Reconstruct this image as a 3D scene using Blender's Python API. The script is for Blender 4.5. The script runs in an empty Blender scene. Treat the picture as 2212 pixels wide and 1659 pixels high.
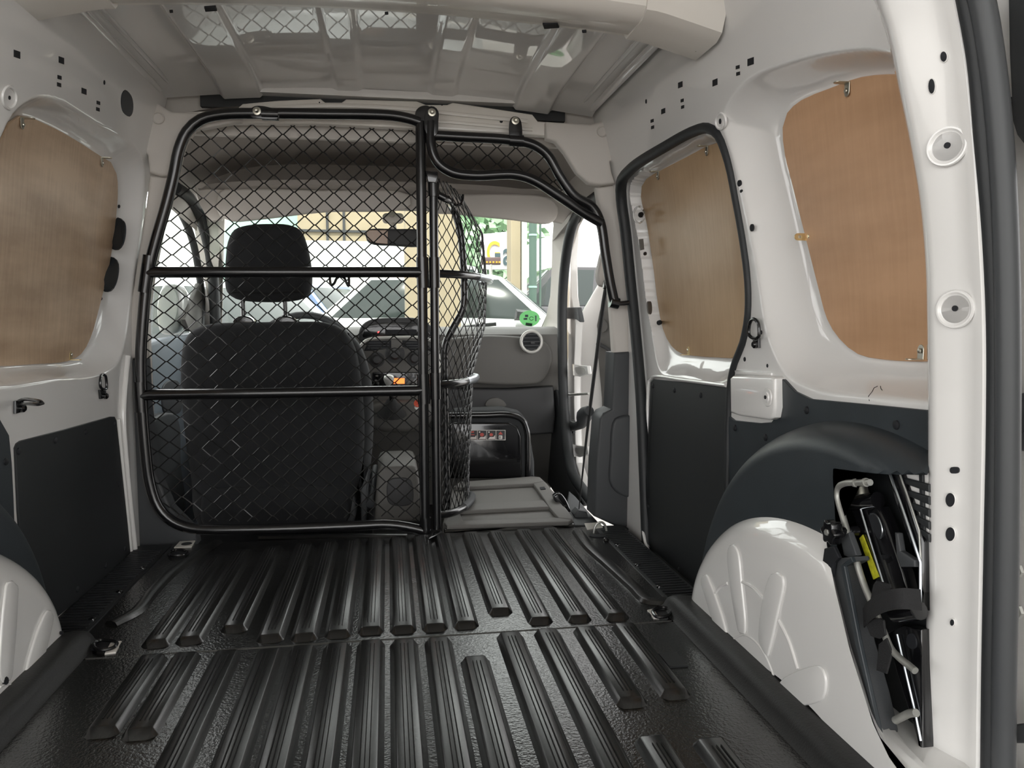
import bpy, bmesh, math, random
import numpy as np
from mathutils import Vector

random.seed(7)
scene = bpy.context.scene
COL = scene.collection

# ------------------------------------------------------------------ camera
FPX, CAMZ = 1660.0, 0.62
PITCH = math.atan((829.5 - 690.0) / FPX)
YAW = math.atan(268.0 * math.cos(PITCH) / FPX)
cam_data = bpy.data.cameras.new('camera')
cam_data.sensor_width = 36.0
cam_data.lens = FPX * 36.0 / 2212.0
cam_data.clip_start = 0.02
cam = bpy.data.objects.new('camera', cam_data)
cam.location = (0, 0, CAMZ)
cam.rotation_euler = (math.pi / 2 - PITCH, 0, -YAW)
COL.objects.link(cam)
scene.camera = cam

# ------------------------------------------------------------------ daylight
world = bpy.data.worlds.new('daylight')
scene.world = world
world.use_nodes = True
bg = world.node_tree.nodes['Background']
bg.inputs['Color'].default_value = (1.0, 0.995, 0.985, 1)
bg.inputs['Strength'].default_value = 1.5
sun_data = bpy.data.lights.new('sun', 'SUN')
sun_data.energy = 2.0; sun_data.angle = math.radians(1.0); sun_data.color = (1.0, 0.96, 0.88)
sun = bpy.data.objects.new('sun', sun_data)
sun.rotation_euler = (math.radians(44), 0, math.radians(-14))     # from behind the van, over the added garage roof
sun.location = (0, -8, 12)
COL.objects.link(sun)
scene.view_settings.view_transform = 'Standard'
scene.view_settings.look = 'None'
scene.view_settings.gamma = 1.0
scene.view_settings.use_curve_mapping = False
scene.view_settings.exposure = 1.55

# ------------------------------------------------------------------ geometry of the view (pixel of the photo -> point on a real surface)
_f = np.array([math.sin(YAW) * math.cos(PITCH), math.cos(YAW) * math.cos(PITCH), -math.sin(PITCH)])
_r = np.array([math.cos(YAW), -math.sin(YAW), 0.0])
_u = np.cross(_r, _f)
CAM = np.array([0, 0, CAMZ])
def ray(u, v): return _f + _r * (u - 1106.0) / FPX - _u * (v - 829.5) / FPX
def onX(u, v, x): d = ray(u, v); return CAM + d * (x / d[0])
def onY(u, v, y): d = ray(u, v); return CAM + d * (y / d[1])
def onZ(u, v, z): d = ray(u, v); return CAM + d * ((z - CAMZ) / d[2])
def onP(u, v, p0, n):
    d = ray(u, v); n = np.array(n, float); p0 = np.array(p0, float)
    return CAM + d * (np.dot(p0 - CAM, n) / np.dot(d, n))
def prof(z):
    z = np.asarray(z, float)
    return 0.715 - 0.2 * np.maximum(0, z - 0.5) ** 2
OFFL = 0.027      # the van stands slightly off the camera axis
def wx(side, z): return prof(z) - (OFFL if side < 0 else 0.0)
def onW(side, u, v, dep=0.0):
    d = ray(u, v); lo, hi = 0.3, 6.0
    for _ in range(40):
        m = (lo + hi) / 2; p = CAM + d * m
        if side * p[0] > wx(side, p[2]) + dep: hi = m
        else: lo = m
    return CAM + d * lo

# ------------------------------------------------------------------ materials
def mat(name, col, rough=0.5, metal=0.0, coat=0.0, bump=0.0, bscale=60.0, var=0.0, vscale=6.0, stretch=None, col2=None, spec=0.5, emit=None, estr=0.0, detail=3.0):
    m = bpy.data.materials.new(name); m.use_nodes = True
    nt = m.node_tree; b = nt.nodes['Principled BSDF']
    b.inputs['Base Color'].default_value = (*col, 1)
    b.inputs['Roughness'].default_value = rough
    b.inputs['Metallic'].default_value = metal
    b.inputs['Specular IOR Level'].default_value = spec
    b.inputs['Coat Weight'].default_value = coat
    b.inputs['Coat Roughness'].default_value = 0.025
    if emit:
        b.inputs['Emission Color'].default_value = (*emit, 1); b.inputs['Emission Strength'].default_value = estr
    if bump or var:
        tc = nt.nodes.new('ShaderNodeTexCoord'); mp = nt.nodes.new('ShaderNodeMapping')
        nt.links.new(tc.outputs['Object'], mp.inputs['Vector'])
        if stretch: mp.inputs['Scale'].default_value = stretch
    if bump:
        n = nt.nodes.new('ShaderNodeTexNoise'); n.inputs['Scale'].default_value = bscale; n.inputs['Detail'].default_value = detail
        bp = nt.nodes.new('ShaderNodeBump'); bp.inputs['Strength'].default_value = bump; bp.inputs['Distance'].default_value = 0.002
        nt.links.new(mp.outputs['Vector'], n.inputs['Vector']); nt.links.new(n.outputs['Fac'], bp.inputs['Height'])
        nt.links.new(bp.outputs['Normal'], b.inputs['Normal'])
    if var:
        n = nt.nodes.new('ShaderNodeTexNoise'); n.inputs['Scale'].default_value = vscale; n.inputs['Detail'].default_value = 5
        r = nt.nodes.new('ShaderNodeValToRGB')
        c2 = col2 or tuple(c * (1 - var) for c in col)
        r.color_ramp.elements[0].position = 0.35; r.color_ramp.elements[0].color = (*c2, 1)
        r.color_ramp.elements[1].position = 0.65; r.color_ramp.elements[1].color = (*col, 1)
        nt.links.new(mp.outputs['Vector'], n.inputs['Vector']); nt.links.new(n.outputs['Fac'], r.inputs['Fac'])
        nt.links.new(r.outputs['Color'], b.inputs['Base Color'])
    return m

def glass_mat(name, tint, gloss=0.06):
    m = bpy.data.materials.new(name); m.use_nodes = True
    nt = m.node_tree; nt.nodes.clear()
    o = nt.nodes.new('ShaderNodeOutputMaterial'); mx = nt.nodes.new('ShaderNodeMixShader')
    t = nt.nodes.new('ShaderNodeBsdfTransparent'); g = nt.nodes.new('ShaderNodeBsdfGlossy')
    t.inputs['Color'].default_value = (*tint, 1); g.inputs['Roughness'].default_value = 0.03
    mx.inputs['Fac'].default_value = gloss
    nt.links.new(t.outputs[0], mx.inputs[1]); nt.links.new(g.outputs[0], mx.inputs[2]); nt.links.new(mx.outputs[0], o.inputs[0])
    return m

M = {}
M['white'] = mat('white_paint', (0.80, 0.787, 0.77), 0.35, coat=1.0)
M['beam'] = mat('cream_paint', (0.80, 0.765, 0.71), 0.3, coat=0.4)
M['beige'] = mat('beige_plastic', (0.62, 0.585, 0.545), 0.6, bump=0.05, bscale=400)
M['liner'] = mat('grey_headliner', (0.40, 0.37, 0.34), 0.95, bump=0.15, bscale=500)
M['charcoal'] = mat('charcoal_plastic', (0.050, 0.053, 0.057), 0.55, bump=0.12, bscale=700)
M['panel'] = mat('dark_lining_board', (0.016, 0.018, 0.020), 0.5, bump=0.1, bscale=600)
M['archplastic'] = mat('slate_plastic', (0.030, 0.037, 0.043), 0.42, bump=0.08, bscale=600, var=0.15, vscale=14)
M['rubber'] = mat('black_rubber_mat', (0.007, 0.007, 0.0066), 0.23, bump=0.34, bscale=230, detail=1.0, spec=0.95)
M['rubber_top'] = mat('worn_rubber_rib', (0.008, 0.008, 0.0076), 0.27, bump=0.06, bscale=500, spec=0.7)
M['lip'] = mat('matt_rubber_lip', (0.012, 0.012, 0.012), 0.55, bump=0.3, bscale=300)
M['groove'] = mat('groove_black', (0.004, 0.004, 0.004), 0.9)
M['seal'] = mat('black_seal_rubber', (0.018, 0.020, 0.022), 0.55, bump=0.1, bscale=300)
M['bulb'] = mat('grey_bulb_seal', (0.055, 0.058, 0.062), 0.45)
M['steel_black'] = mat('black_enamel_tube', (0.008, 0.008, 0.009), 0.24, coat=0.35)
M['wire'] = mat('black_wire', (0.014, 0.014, 0.014), 0.38)
M['zinc'] = mat('zinc_plate', (0.62, 0.60, 0.52), 0.35, metal=1.0)
M['gold'] = mat('yellow_zinc', (0.72, 0.58, 0.32), 0.35, metal=1.0)
M['chrome'] = mat('bare_steel_tube', (0.55, 0.58, 0.62), 0.28, metal=1.0)
M['dullsteel'] = mat('dull_grey_steel', (0.46, 0.46, 0.43), 0.42, metal=0.6, var=0.25, vscale=40)
M['hole'] = mat('dark_hole', (0.006, 0.007, 0.010), 0.7)
M['fabric'] = mat('black_seat_fabric', (0.014, 0.015, 0.017), 0.95, bump=0.4, bscale=900)
M['fabric2'] = mat('grey_seat_side', (0.040, 0.042, 0.044), 0.9, bump=0.3, bscale=900)
M['dash'] = mat('dash_grey', (0.125, 0.12, 0.112), 0.6, bump=0.1, bscale=700)
M['dashdark'] = mat('dash_dark', (0.040, 0.040, 0.042), 0.55, bump=0.1, bscale=700)
M['gloss'] = mat('black_gloss', (0.006, 0.006, 0.007), 0.15, coat=0.5)
M['silver'] = mat('silver_trim', (0.62, 0.61, 0.58), 0.35, metal=0.25)
M['seatplate'] = mat('grey_seat_shell', (0.145, 0.139, 0.13), 0.6, bump=0.12, bscale=500)
M['webbing'] = mat('black_webbing', (0.012, 0.012, 0.013), 0.8, bump=0.4, bscale=500)
M['carpet'] = mat('black_carpet', (0.012, 0.012, 0.012), 0.98, bump=0.5, bscale=400)
M['orange'] = mat('radio_display', (0.9, 0.12, 0.02), 0.4, emit=(1.0, 0.16, 0.03), estr=0.9)
M['redlamp'] = mat('red_lamp', (0.8, 0.02, 0.02), 0.4, emit=(1, 0.03, 0.03), estr=3)
M['redplastic'] = mat('orange_red_ring', (0.65, 0.09, 0.04), 0.4)
M['yellow'] = mat('yellow_sticker', (0.62, 0.60, 0.03), 0.5, var=0.35, vscale=160)
def translucent_mat(name, col):
    m = bpy.data.materials.new(name); m.use_nodes = True
    nt = m.node_tree; nt.nodes.clear()
    o = nt.nodes.new('ShaderNodeOutputMaterial'); mx = nt.nodes.new('ShaderNodeMixShader')
    t = nt.nodes.new('ShaderNodeBsdfTranslucent'); g = nt.nodes.new('ShaderNodeBsdfDiffuse')
    t.inputs['Color'].default_value = (*col, 1); g.inputs['Color'].default_value = (*col, 1)
    mx.inputs['Fac'].default_value = 0.4
    nt.links.new(t.outputs[0], mx.inputs[1]); nt.links.new(g.outputs[0], mx.inputs[2]); nt.links.new(mx.outputs[0], o.inputs[0])
    return m
M['green'] = translucent_mat('green_sticker_film', (0.38, 0.66, 0.40))
M['print'] = mat('dark_print', (0.03, 0.07, 0.05), 0.6)
M['printw'] = mat('white_print', (0.75, 0.70, 0.66), 0.6)
M['printr'] = mat('red_print', (0.55, 0.10, 0.08), 0.6)
M['mirrorglass'] = mat('mirror_glass', (0.35, 0.22, 0.14), 0.25, spec=0.6)
M['glass'] = glass_mat('clear_glass', (0.94, 0.965, 0.95))
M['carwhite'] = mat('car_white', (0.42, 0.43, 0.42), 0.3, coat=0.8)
M['carblue'] = mat('car_blue', (0.05, 0.10, 0.21), 0.3, coat=0.8)
M['carblack'] = mat('car_black', (0.008, 0.008, 0.009), 0.3, coat=0.8)
M['carwin'] = mat('car_window', (0.018, 0.026, 0.024), 0.1, spec=0.4)
M['tyre'] = mat('tyre', (0.015, 0.015, 0.015), 0.8)
M['concrete'] = mat('concrete_ground', (0.36, 0.34, 0.32), 0.85, bump=0.2, bscale=40, var=0.2)
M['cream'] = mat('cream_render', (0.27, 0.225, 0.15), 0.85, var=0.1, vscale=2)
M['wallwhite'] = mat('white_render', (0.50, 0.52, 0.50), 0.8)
M['billboard'] = mat('white_board', (0.6, 0.6, 0.6), 0.6)
M['sgreen'] = mat('green_pipe_paint', (0.05, 0.09, 0.07), 0.6)
M['mint'] = mat('mint_shutter', (0.24, 0.38, 0.32), 0.6)
M['brown'] = mat('brown_sign', (0.09, 0.055, 0.055), 0.6)
M['letter_y'] = mat('amber_letter', (0.62, 0.30, 0.02), 0.6)
M['letter_g'] = mat('slate_letter', (0.03, 0.06, 0.07), 0.6)
M['leaf'] = mat('tree_leaf', (0.36, 0.52, 0.33), 0.8, var=0.5, vscale=3, col2=(0.20, 0.34, 0.20))
M['bark'] = mat('bark', (0.12, 0.09, 0.07), 0.9)
M['bluedoor'] = mat('blue_grey_door_card', (0.16, 0.19, 0.22), 0.6)

def wood(name, base, dark, seedoff):
    m = bpy.data.materials.new(name); m.use_nodes = True
    nt = m.node_tree; b = nt.nodes['Principled BSDF']
    tc = nt.nodes.new('ShaderNodeTexCoord'); mp = nt.nodes.new('ShaderNodeMapping')
    mp.inputs['Scale'].default_value = (1, 2.2, 9.0 if seedoff != 2 else 3.0)
    mp.inputs['Location'].default_value = (seedoff * 3.1, seedoff * 1.7, 0)
    mp2 = nt.nodes.new('ShaderNodeMapping'); mp2.inputs['Scale'].default_value = (1, 30, 2.2)
    n1 = nt.nodes.new('ShaderNodeTexNoise'); n1.inputs['Scale'].default_value = 1.4; n1.inputs['Detail'].default_value = 4
    n2 = nt.nodes.new('ShaderNodeTexNoise'); n2.inputs['Scale'].default_value = 3.5; n2.inputs['Detail'].default_value = 6; n2.inputs['Distortion'].default_value = 0.6
    ad = nt.nodes.new('ShaderNodeMath'); ad.operation = 'MULTIPLY_ADD'; ad.inputs[1].default_value = 0.30
    r = nt.nodes.new('ShaderNodeValToRGB')
    r.color_ramp.elements[0].position = 0.46; r.color_ramp.elements[0].color = (*dark, 1)
    r.color_ramp.elements[1].position = 0.80; r.color_ramp.elements[1].color = (*base, 1)
    L = nt.links.new
    L(tc.outputs['Object'], mp.inputs['Vector']); L(tc.outputs['Object'], mp2.inputs['Vector'])
    L(mp.outputs['Vector'], n1.inputs['Vector']); L(mp2.outputs['Vector'], n2.inputs['Vector'])
    L(n2.outputs['Fac'], ad.inputs[0]); L(n1.outputs['Fac'], ad.inputs[2]); L(ad.outputs[0], r.inputs['Fac'])
    L(r.outputs['Color'], b.inputs['Base Color'])
    b.inputs['Roughness'].default_value = 0.42
    return m
M['woodL'] = wood('plywood_pale', (0.64, 0.475, 0.325), (0.40, 0.275, 0.175), 1)
M['woodD'] = wood('plywood_tan', (0.56, 0.385, 0.225), (0.42, 0.275, 0.15), 2)
M['woodQ'] = wood('plywood_orange', (0.60, 0.36, 0.205), (0.49, 0.285, 0.155), 3)

# ------------------------------------------------------------------ mesh helpers
ORG = {}
def link(o, parent, label=None, cat=None, group=None, kind=None):
    COL.objects.link(o)
    if parent is not None: o.parent = parent
    if label: o['label'] = label
    if cat: o['category'] = cat
    if group: o['group'] = group
    if kind: o['kind'] = kind

def put(name, V, F, m, parent=None, label=None, cat=None, group=None, kind=None, smooth=True, angle=38):
    V = np.asarray(V, float).reshape(-1, 3)
    if parent is None:
        org = np.array([(V[:, 0].min() + V[:, 0].max()) / 2, (V[:, 1].min() + V[:, 1].max()) / 2, V[:, 2].min()])
    else:
        org = ORG[parent.name]
    me = bpy.data.meshes.new(name)
    me.from_pydata([tuple(p) for p in (V - org)], [], [tuple(int(i) for i in f) for f in F])
    me.validate()
    bm = bmesh.new(); bm.from_mesh(me); bmesh.ops.recalc_face_normals(bm, faces=bm.faces); bm.to_mesh(me); bm.free()
    me.materials.append(M[m] if isinstance(m, str) else m)
    if smooth:
        me.shade_smooth()
        me.set_sharp_from_angle(angle=math.radians(angle))
    o = bpy.data.objects.new(name, me)
    if parent is None: o.location = org
    link(o, parent, label, cat, group, kind)
    ORG[o.name] = org
    return o

def thing(name, label, cat, loc, group=None, kind=None):
    o = bpy.data.objects.new(name, None); o.empty_display_size = 0.1
    o.location = tuple(loc)
    link(o, None, label, cat, group, kind)
    ORG[o.name] = np.array(loc, float)
    return o

def catmull(P, n, closed=False):
    P = [np.asarray(p, float) for p in P]
    N = len(P); out = []
    segs = N if closed else N - 1
    L = [np.linalg.norm(P[(i + 1) % N] - P[i]) for i in range(segs)]
    tot = sum(L)
    for i in range(segs):
        if closed: a, b, c, d = P[i - 1], P[i], P[(i + 1) % N], P[(i + 2) % N]
        else: a, b, c, d = P[max(i - 1, 0)], P[i], P[i + 1], P[min(i + 2, N - 1)]
        def kn(x, y): return max(np.linalg.norm(y - x), 1e-9) ** 0.5
        t0 = 0.0; t1 = t0 + (kn(a, b) if np.linalg.norm(a-b) > 1e-9 else kn(b, c)); t2 = t1 + kn(b, c); t3 = t2 + (kn(c, d) if np.linalg.norm(c-d) > 1e-9 else kn(b, c))
        if np.linalg.norm(a - b) < 1e-9: a = b - (c - b)
        if np.linalg.norm(c - d) < 1e-9: d = c + (c - b)
        k = max(1, int(round(n * L[i] / tot)))
        for j in range(k):
            t = t1 + (t2 - t1) * j / k
            A1 = (t1-t)/(t1-t0)*a + (t-t0)/(t1-t0)*b; A2 = (t2-t)/(t2-t1)*b + (t-t1)/(t2-t1)*c; A3 = (t3-t)/(t3-t2)*c + (t-t2)/(t3-t2)*d
            B1 = (t2-t)/(t2-t0)*A1 + (t-t0)/(t2-t0)*A2; B2 = (t3-t)/(t3-t1)*A2 + (t-t1)/(t3-t1)*A3
            out.append((t2-t)/(t2-t1)*B1 + (t-t1)/(t2-t1)*B2)
    if not closed: out.append(P[-1])
    return out

def tube_vf(path, r, sides=10, smooth=0, closed=False, flat=1.0, base=0, caps=True):
    P = [np.asarray(p, float) for p in path]
    rr = list(r) if isinstance(r, (list, tuple)) else None
    if smooth:
        if rr:
            Q = catmull([np.append(p, q) for p, q in zip(P, rr)], smooth, closed)
            P = [q[:3] for q in Q]; rr = [q[3] for q in Q]
        else: P = catmull(P, smooth, closed)
    n = len(P); V = []; F = []
    T = []
    for i in range(n):
        a = P[i - 1] if (i > 0 or closed) else P[i]
        b = P[(i + 1) % n] if (i < n - 1 or closed) else P[i]
        t = b - a; T.append(t / (np.linalg.norm(t) + 1e-12))
    ref = np.array([0, 0, 1.0]) if abs(T[0][2]) < 0.9 else np.array([0, 1.0, 0])
    nv = ref - T[0] * np.dot(ref, T[0]); nv /= np.linalg.norm(nv)
    for i in range(n):
        nv = nv - T[i] * np.dot(nv, T[i]); nv /= (np.linalg.norm(nv) + 1e-12)
        bv = np.cross(T[i], nv)
        q = rr[i] if rr else r
        for k in range(sides):
            a = 2 * math.pi * k / sides
            V.append(P[i] + q * (nv * math.cos(a) + bv * math.sin(a) * flat))
    m = n if closed else n - 1
    for i in range(m):
        for k in range(sides):
            a = base + i * sides + k; b = base + i * sides + (k + 1) % sides
            c = base + ((i + 1) % n) * sides + (k + 1) % sides; d = base + ((i + 1) % n) * sides + k
            F.append((a, b, c, d))
    if not closed and caps:
        F.append(tuple(base + k for k in range(sides))); F.append(tuple(base + (n - 1) * sides + k for k in range(sides)))
    return V, F
def tube(name, path, r, m, parent=None, sides=10, smooth=0, closed=False, flat=1.0, **k):
    V, F = tube_vf(path, r, sides, smooth, closed, flat)
    return put(name, V, F, m, parent, **k)
def multi(name, parts, m, parent=None, **k):
    V = []; F = []
    for v, f in parts:
        o = len(V); V += list(v); F += [tuple(i + o for i in q) for q in f]
    return put(name, V, F, m, parent, **k)

def rslab_vf(pts, back, bev=0.004, steps=3, dome=0.0):
    P = np.array([np.asarray(p, float) for p in pts]); back = np.asarray(back, float)
    T = np.linalg.norm(back); n = -back / T; N = len(P)
    nxt = np.roll(P, -1, 0); prv = np.roll(P, 1, 0)
    area = np.zeros(3)
    for i in range(N): area += np.cross(P[i], nxt[i])
    s = 1.0 if np.dot(area, n) > 0 else -1.0
    e1 = P - prv; e2 = nxt - P
    def nin(e):
        q = np.cross(np.tile(n, (N, 1)), e) * s
        return q / (np.linalg.norm(q, axis=1)[:, None] + 1e-12)
    a, b = nin(e1), nin(e2)
    inn = a + b; inn /= (np.linalg.norm(inn, axis=1)[:, None] + 1e-9)
    cosv = np.clip(np.sum(inn * a, 1), 0.45, 1)[:, None]; inn = inn / cosv
    bev = min(bev, T * 0.49)
    rings = []
    if dome:
        c = P.mean(0)
        for sc in (0.25, 0.55, 0.8, 0.93):
            q = P + inn * bev; q = c + (q - c) * sc + n * dome * (1 - sc ** 2.5)
            rings.append(q)
    for k in range(steps + 1):
        ph = math.pi / 2 * k / steps
        rings.append(P + inn * bev * (1 - math.sin(ph)) + (-n) * bev * (1 - math.cos(ph)))
    rings.append(P + (-n) * (T - bev)); rings.append(P + inn * bev * 0.8 + (-n) * T)
    V = [v for r in rings for v in r]; F = []
    R = len(rings)
    for r in range(R - 1):
        for i in range(N):
            j = (i + 1) % N
            F.append((r * N + i, r * N + j, (r + 1) * N + j, (r + 1) * N + i))
    F.append(tuple(range(N))); F.append(tuple((R - 1) * N + i for i in range(N)))
    return V, F
def rslab(name, pts, back, m, parent=None, bev=0.004, steps=3, dome=0.0, **k):
    V, F = rslab_vf(pts, back, bev, steps, dome)
    return put(name, V, F, m, parent, **k)

def box_vf(c, s, ax=None):
    c = np.asarray(c, float); h = np.asarray(s, float) / 2
    A = np.eye(3) if ax is None else np.asarray(ax, float)
    V = [c + A[0] * x * h[0] + A[1] * y * h[1] + A[2] * z * h[2] for z in (-1, 1) for y in (-1, 1) for x in (-1, 1)]
    F = [(0, 2, 3, 1), (4, 5, 7, 6), (0, 1, 5, 4), (2, 6, 7, 3), (0, 4, 6, 2), (1, 3, 7, 5)]
    return V, F
def rbox(name, c, s, m, parent=None, bev=0.004, ax=None, **k):
    A = np.eye(3) if ax is None else np.asarray(ax, float)
    c = np.asarray(c, float); h = np.asarray(s, float) / 2
    P = [c + A[0] * x * h[0] + A[2] * z * h[2] - A[1] * h[1] for x, z in ((-1, -1), (1, -1), (1, 1), (-1, 1))]
    return rslab(name, P, A[1] * s[1], m, parent, bev=bev, steps=3, **k)

def lathe_vf(prof_, c, axis, sides=24, closed=True):
    """prof_: list of (radius, height along axis)"""
    c = np.asarray(c, float); w = np.asarray(axis, float); w /= np.linalg.norm(w)
    ref = np.array([0, 0, 1.0]) if abs(w[2]) < 0.9 else np.array([1.0, 0, 0])
    a = np.cross(w, ref); a /= np.linalg.norm(a); b = np.cross(w, a)
    V = []; F = []
    for r, h in prof_:
        for k in range(sides):
            t = 2 * math.pi * k / sides
            V.append(c + w * h + r * (a * math.cos(t) + b * math.sin(t)))
    for i in range(len(prof_) - 1):
        for k in range(sides):
            F.append((i * sides + k, i * sides + (k + 1) % sides, (i + 1) * sides + (k + 1) % sides, (i + 1) * sides + k))
    F.append(tuple(range(sides))); F.append(tuple((len(prof_) - 1) * sides + k for k in range(sides)))
    return V, F
def lathe(name, prof_, c, axis, m, parent=None, sides=24, **k):
    V, F = lathe_vf(prof_, c, axis, sides)
    return put(name, V, F, m, parent, **k)

def ell(u, v, a, b, n=16, rot=0.0):
    return [(u + a * math.cos(t) * math.cos(rot) - b * math.sin(t) * math.sin(rot), v + a * math.cos(t) * math.sin(rot) + b * math.sin(t) * math.cos(rot)) for t in [2 * math.pi * i / n for i in range(n)]]
def sc(px, n=60): return [tuple(p) for p in catmull(px, n, True)]
def rrect(u0, v0, u1, v1, r, n=4):
    out = []
    for cx, cy, a0 in ((u1 - r, v0 + r, -90), (u1 - r, v1 - r, 0), (u0 + r, v1 - r, 90), (u0 + r, v0 + r, 180)):
        for i in range(n + 1):
            a = math.radians(a0 + 90 * i / n); out.append((cx + r * math.cos(a), cy + r * math.sin(a)))
    return out

# signed distance to a polygon (positive inside), vectorised
def sdf(poly, y, z):
    poly = np.asarray(poly, float); y = np.asarray(y, float); z = np.asarray(z, float)
    best = np.full(y.shape, 1e9); ins = np.zeros(y.shape, bool)
    N = len(poly)
    for i in range(N):
        a = poly[i]; b = poly[(i + 1) % N]
        ex, ez = b - a; L2 = ex * ex + ez * ez + 1e-15
        t = np.clip(((y - a[0]) * ex + (z - a[1]) * ez) / L2, 0, 1)
        d = (y - a[0] - t * ex) ** 2 + (z - a[1] - t * ez) ** 2
        best = np.minimum(best, d)
        cond = (a[1] > z) != (b[1] > z)
        xi = a[0] + (z - a[1]) * ex / (ez if abs(ez) > 1e-12 else 1e-12)
        ins ^= cond & (y < xi)
    d = np.sqrt(best)
    return np.where(ins, d, -d)

# ================================================================== STRUCTURE
def grid_faces(nu, nv):
    return [(i * nv + j, i * nv + j + 1, (i + 1) * nv + j + 1, (i + 1) * nv + j) for i in range(nu - 1) for j in range(nv - 1)]

# ---- recess outlines in the side walls (traced on the wall surface, kept as (y, z))
def wall_poly(side, px, dep, n=90):
    P = [onW(side, u, v, dep) for u, v in px]
    return [p[1:] for p in catmull(P, n, True)]
L_RIM = wall_poly(-1, [(0, 298), (28, 243), (72, 210), (120, 212), (200, 258), (296, 322), (312, 372), (306, 480), (288, 600), (276, 700), (262, 770), (228, 806), (110, 822), (0, 838), (-60, 835), (-100, 770), (-95, 600), (-60, 440)], 0)
L_WOOD_PX = [(45, 250), (100, 268), (160, 300), (215, 335), (240, 350), (252, 375), (255, 410), (251, 470), (237, 570), (216, 660), (196, 730), (176, 765), (148, 780), (70, 787), (0, 791), (-40, 788), (-62, 740), (-66, 600), (-42, 430), (0, 308), (20, 268)]
L_D = 0.045
L_WOOD = wall_poly(-1, L_WOOD_PX, L_D)
Q_RIM = wall_poly(1, [(1560, 262), (1606, 180), (1706, 134), (1806, 112), (1886, 107), (1960, 125), (2120, 180), (2160, 400), (2170, 700), (2150, 880), (2010, 872), (1860, 858), (1745, 838), (1690, 800), (1656, 720), (1636, 600), (1606, 440), (1580, 330)], 0)
Q_WOOD_PX = [(1690, 275), (1700, 243), (1730, 216), (1790, 191), (1860, 166), (1945, 160), (2060, 170), (2120, 300), (2140, 600), (2120, 770), (2012, 781), (1900, 776), (1852, 765), (1812, 732), (1786, 690), (1762, 600), (1736, 500), (1711, 400), (1695, 335)]
Q_D = 0.055
Q_WOOD = wall_poly(1, Q_WOOD_PX, Q_D)
SEAL_PX = [(1398, 1175), (1396, 1130), (1391, 1000), (1384, 850), (1371, 700), (1361, 600), (1351, 500), (1342, 430), (1342, 395), (1362, 366), (1440, 315), (1498, 284), (1530, 277), (1553, 293), (1574, 350), (1590, 430), (1606, 520), (1617, 610), (1617, 680), (1606, 740), (1590, 780), (1580, 820), (1575, 900), (1573, 1000), (1570, 1120)]
DOOR = [onW(1, u, v, 0)[1:] for u, v in SEAL_PX]
DOOR = [p for p in catmull(DOOR, 90)] + [np.array([1.50, -0.06]), np.array([2.20, -0.06])]
D_WOOD_PX = [(1384, 425), (1386, 402), (1396, 386), (1430, 366), (1480, 340), (1530, 314), (1549, 308), (1560, 332), (1580, 400), (1600, 520), (1612, 600), (1612, 660), (1604, 730), (1590, 770), (1545, 772), (1500, 769), (1472, 764), (1450, 748), (1432, 712), (1420, 650), (1410, 570), (1396, 480)]
D_D = 0.050
D_WOOD = wall_poly(1, D_WOOD_PX, D_D)
D_RIM = wall_poly(1, [(1366, 430), (1372, 392), (1400, 360), (1500, 302), (1540, 290), (1562, 300), (1590, 400), (1612, 520), (1624, 620), (1620, 690), (1606, 780), (1560, 826), (1480, 815), (1425, 800), (1412, 740), (1400, 640), (1384, 540), (1372, 480)], 0.018)

def ramp(t):
    t = t * t / (t + 0.06) * 1.06
    return 1 - (1 - np.clip(t, 0, 1)) ** 2
def recess(rim, wd, depth, y, z):
    a = sdf(rim, y, z); b = -sdf(wd, y, z)
    t = np.where(b <= 0, 1.0, np.where(a <= 0, 0.0, a / (a + np.maximum(b, 1e-6) + 1e-9)))
    return depth * ramp(t)
def dep_left(y, z):
    d = recess(L_RIM, L_WOOD, L_D, y, z)
    # drip ledge line above the lining board
    return d
def dep_right(y, z):
    d = recess(Q_RIM, Q_WOOD, Q_D, y, z)
    a = sdf(DOOR, y, z)
    base = 0.018 * np.clip(a / 0.012 + 0.5, 0, 1)
    d2 = base + np.where(a > 0, recess(D_RIM, D_WOOD, D_D - 0.018, y, z), 0)
    return np.maximum(np.where(a > -0.006, d2, d), 0)
DEPTH = {}
def surf(side, u, v, off=0.0):
    """point on the pressed wall surface; off > 0 lies proud of it (towards the load space)"""
    ys, zs, D = DEPTH[side]; dep = 0.0
    for _ in range(4):
        p = onW(side, u, v, dep - off)
        i = (p[1] - ys[0]) / (ys[1] - ys[0]); j = (p[2] - zs[0]) / (zs[1] - zs[0])
        i = min(max(i, 0), len(ys) - 1.001); j = min(max(j, 0), len(zs) - 1.001)
        a, b = int(i), int(j); fi, fj = i - a, j - b
        dep = D[a, b] * (1 - fi) * (1 - fj) + D[a + 1, b] * fi * (1 - fj) + D[a, b + 1] * (1 - fi) * fj + D[a + 1, b + 1] * fi * fj
    return onW(side, u, v, dep - off)

def make_wall(side, name, y0, y1, z0, z1, step, label):
    ys = np.linspace(y0, y1, int((y1 - y0) / step)); zs = np.linspace(z0, z1, int((z1 - z0) / step))
    Y, Z = np.meshgrid(ys, zs, indexing='ij')
    fn = dep_right if side > 0 else dep_left
    D = fn(Y, Z); DEPTH[side] = (ys, zs, D)
    X = side * (wx(side, Z) + D)
    V = np.stack([X, Y, Z], -1).reshape(-1, 3)
    return put(name, V, grid_faces(len(ys), len(zs)), 'white', kind='structure', label=label, angle=70)

wall_left = make_wall(-1, 'wall_left', 0.80, 2.27, -0.03, 1.245, 0.0042, 'white painted steel side wall with pressed window recess, driver side')
wall_right = make_wall(1, 'wall_right', 0.86, 2.28, -0.03, 1.245, 0.0042, 'white painted steel side wall with sliding door opening')

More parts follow.
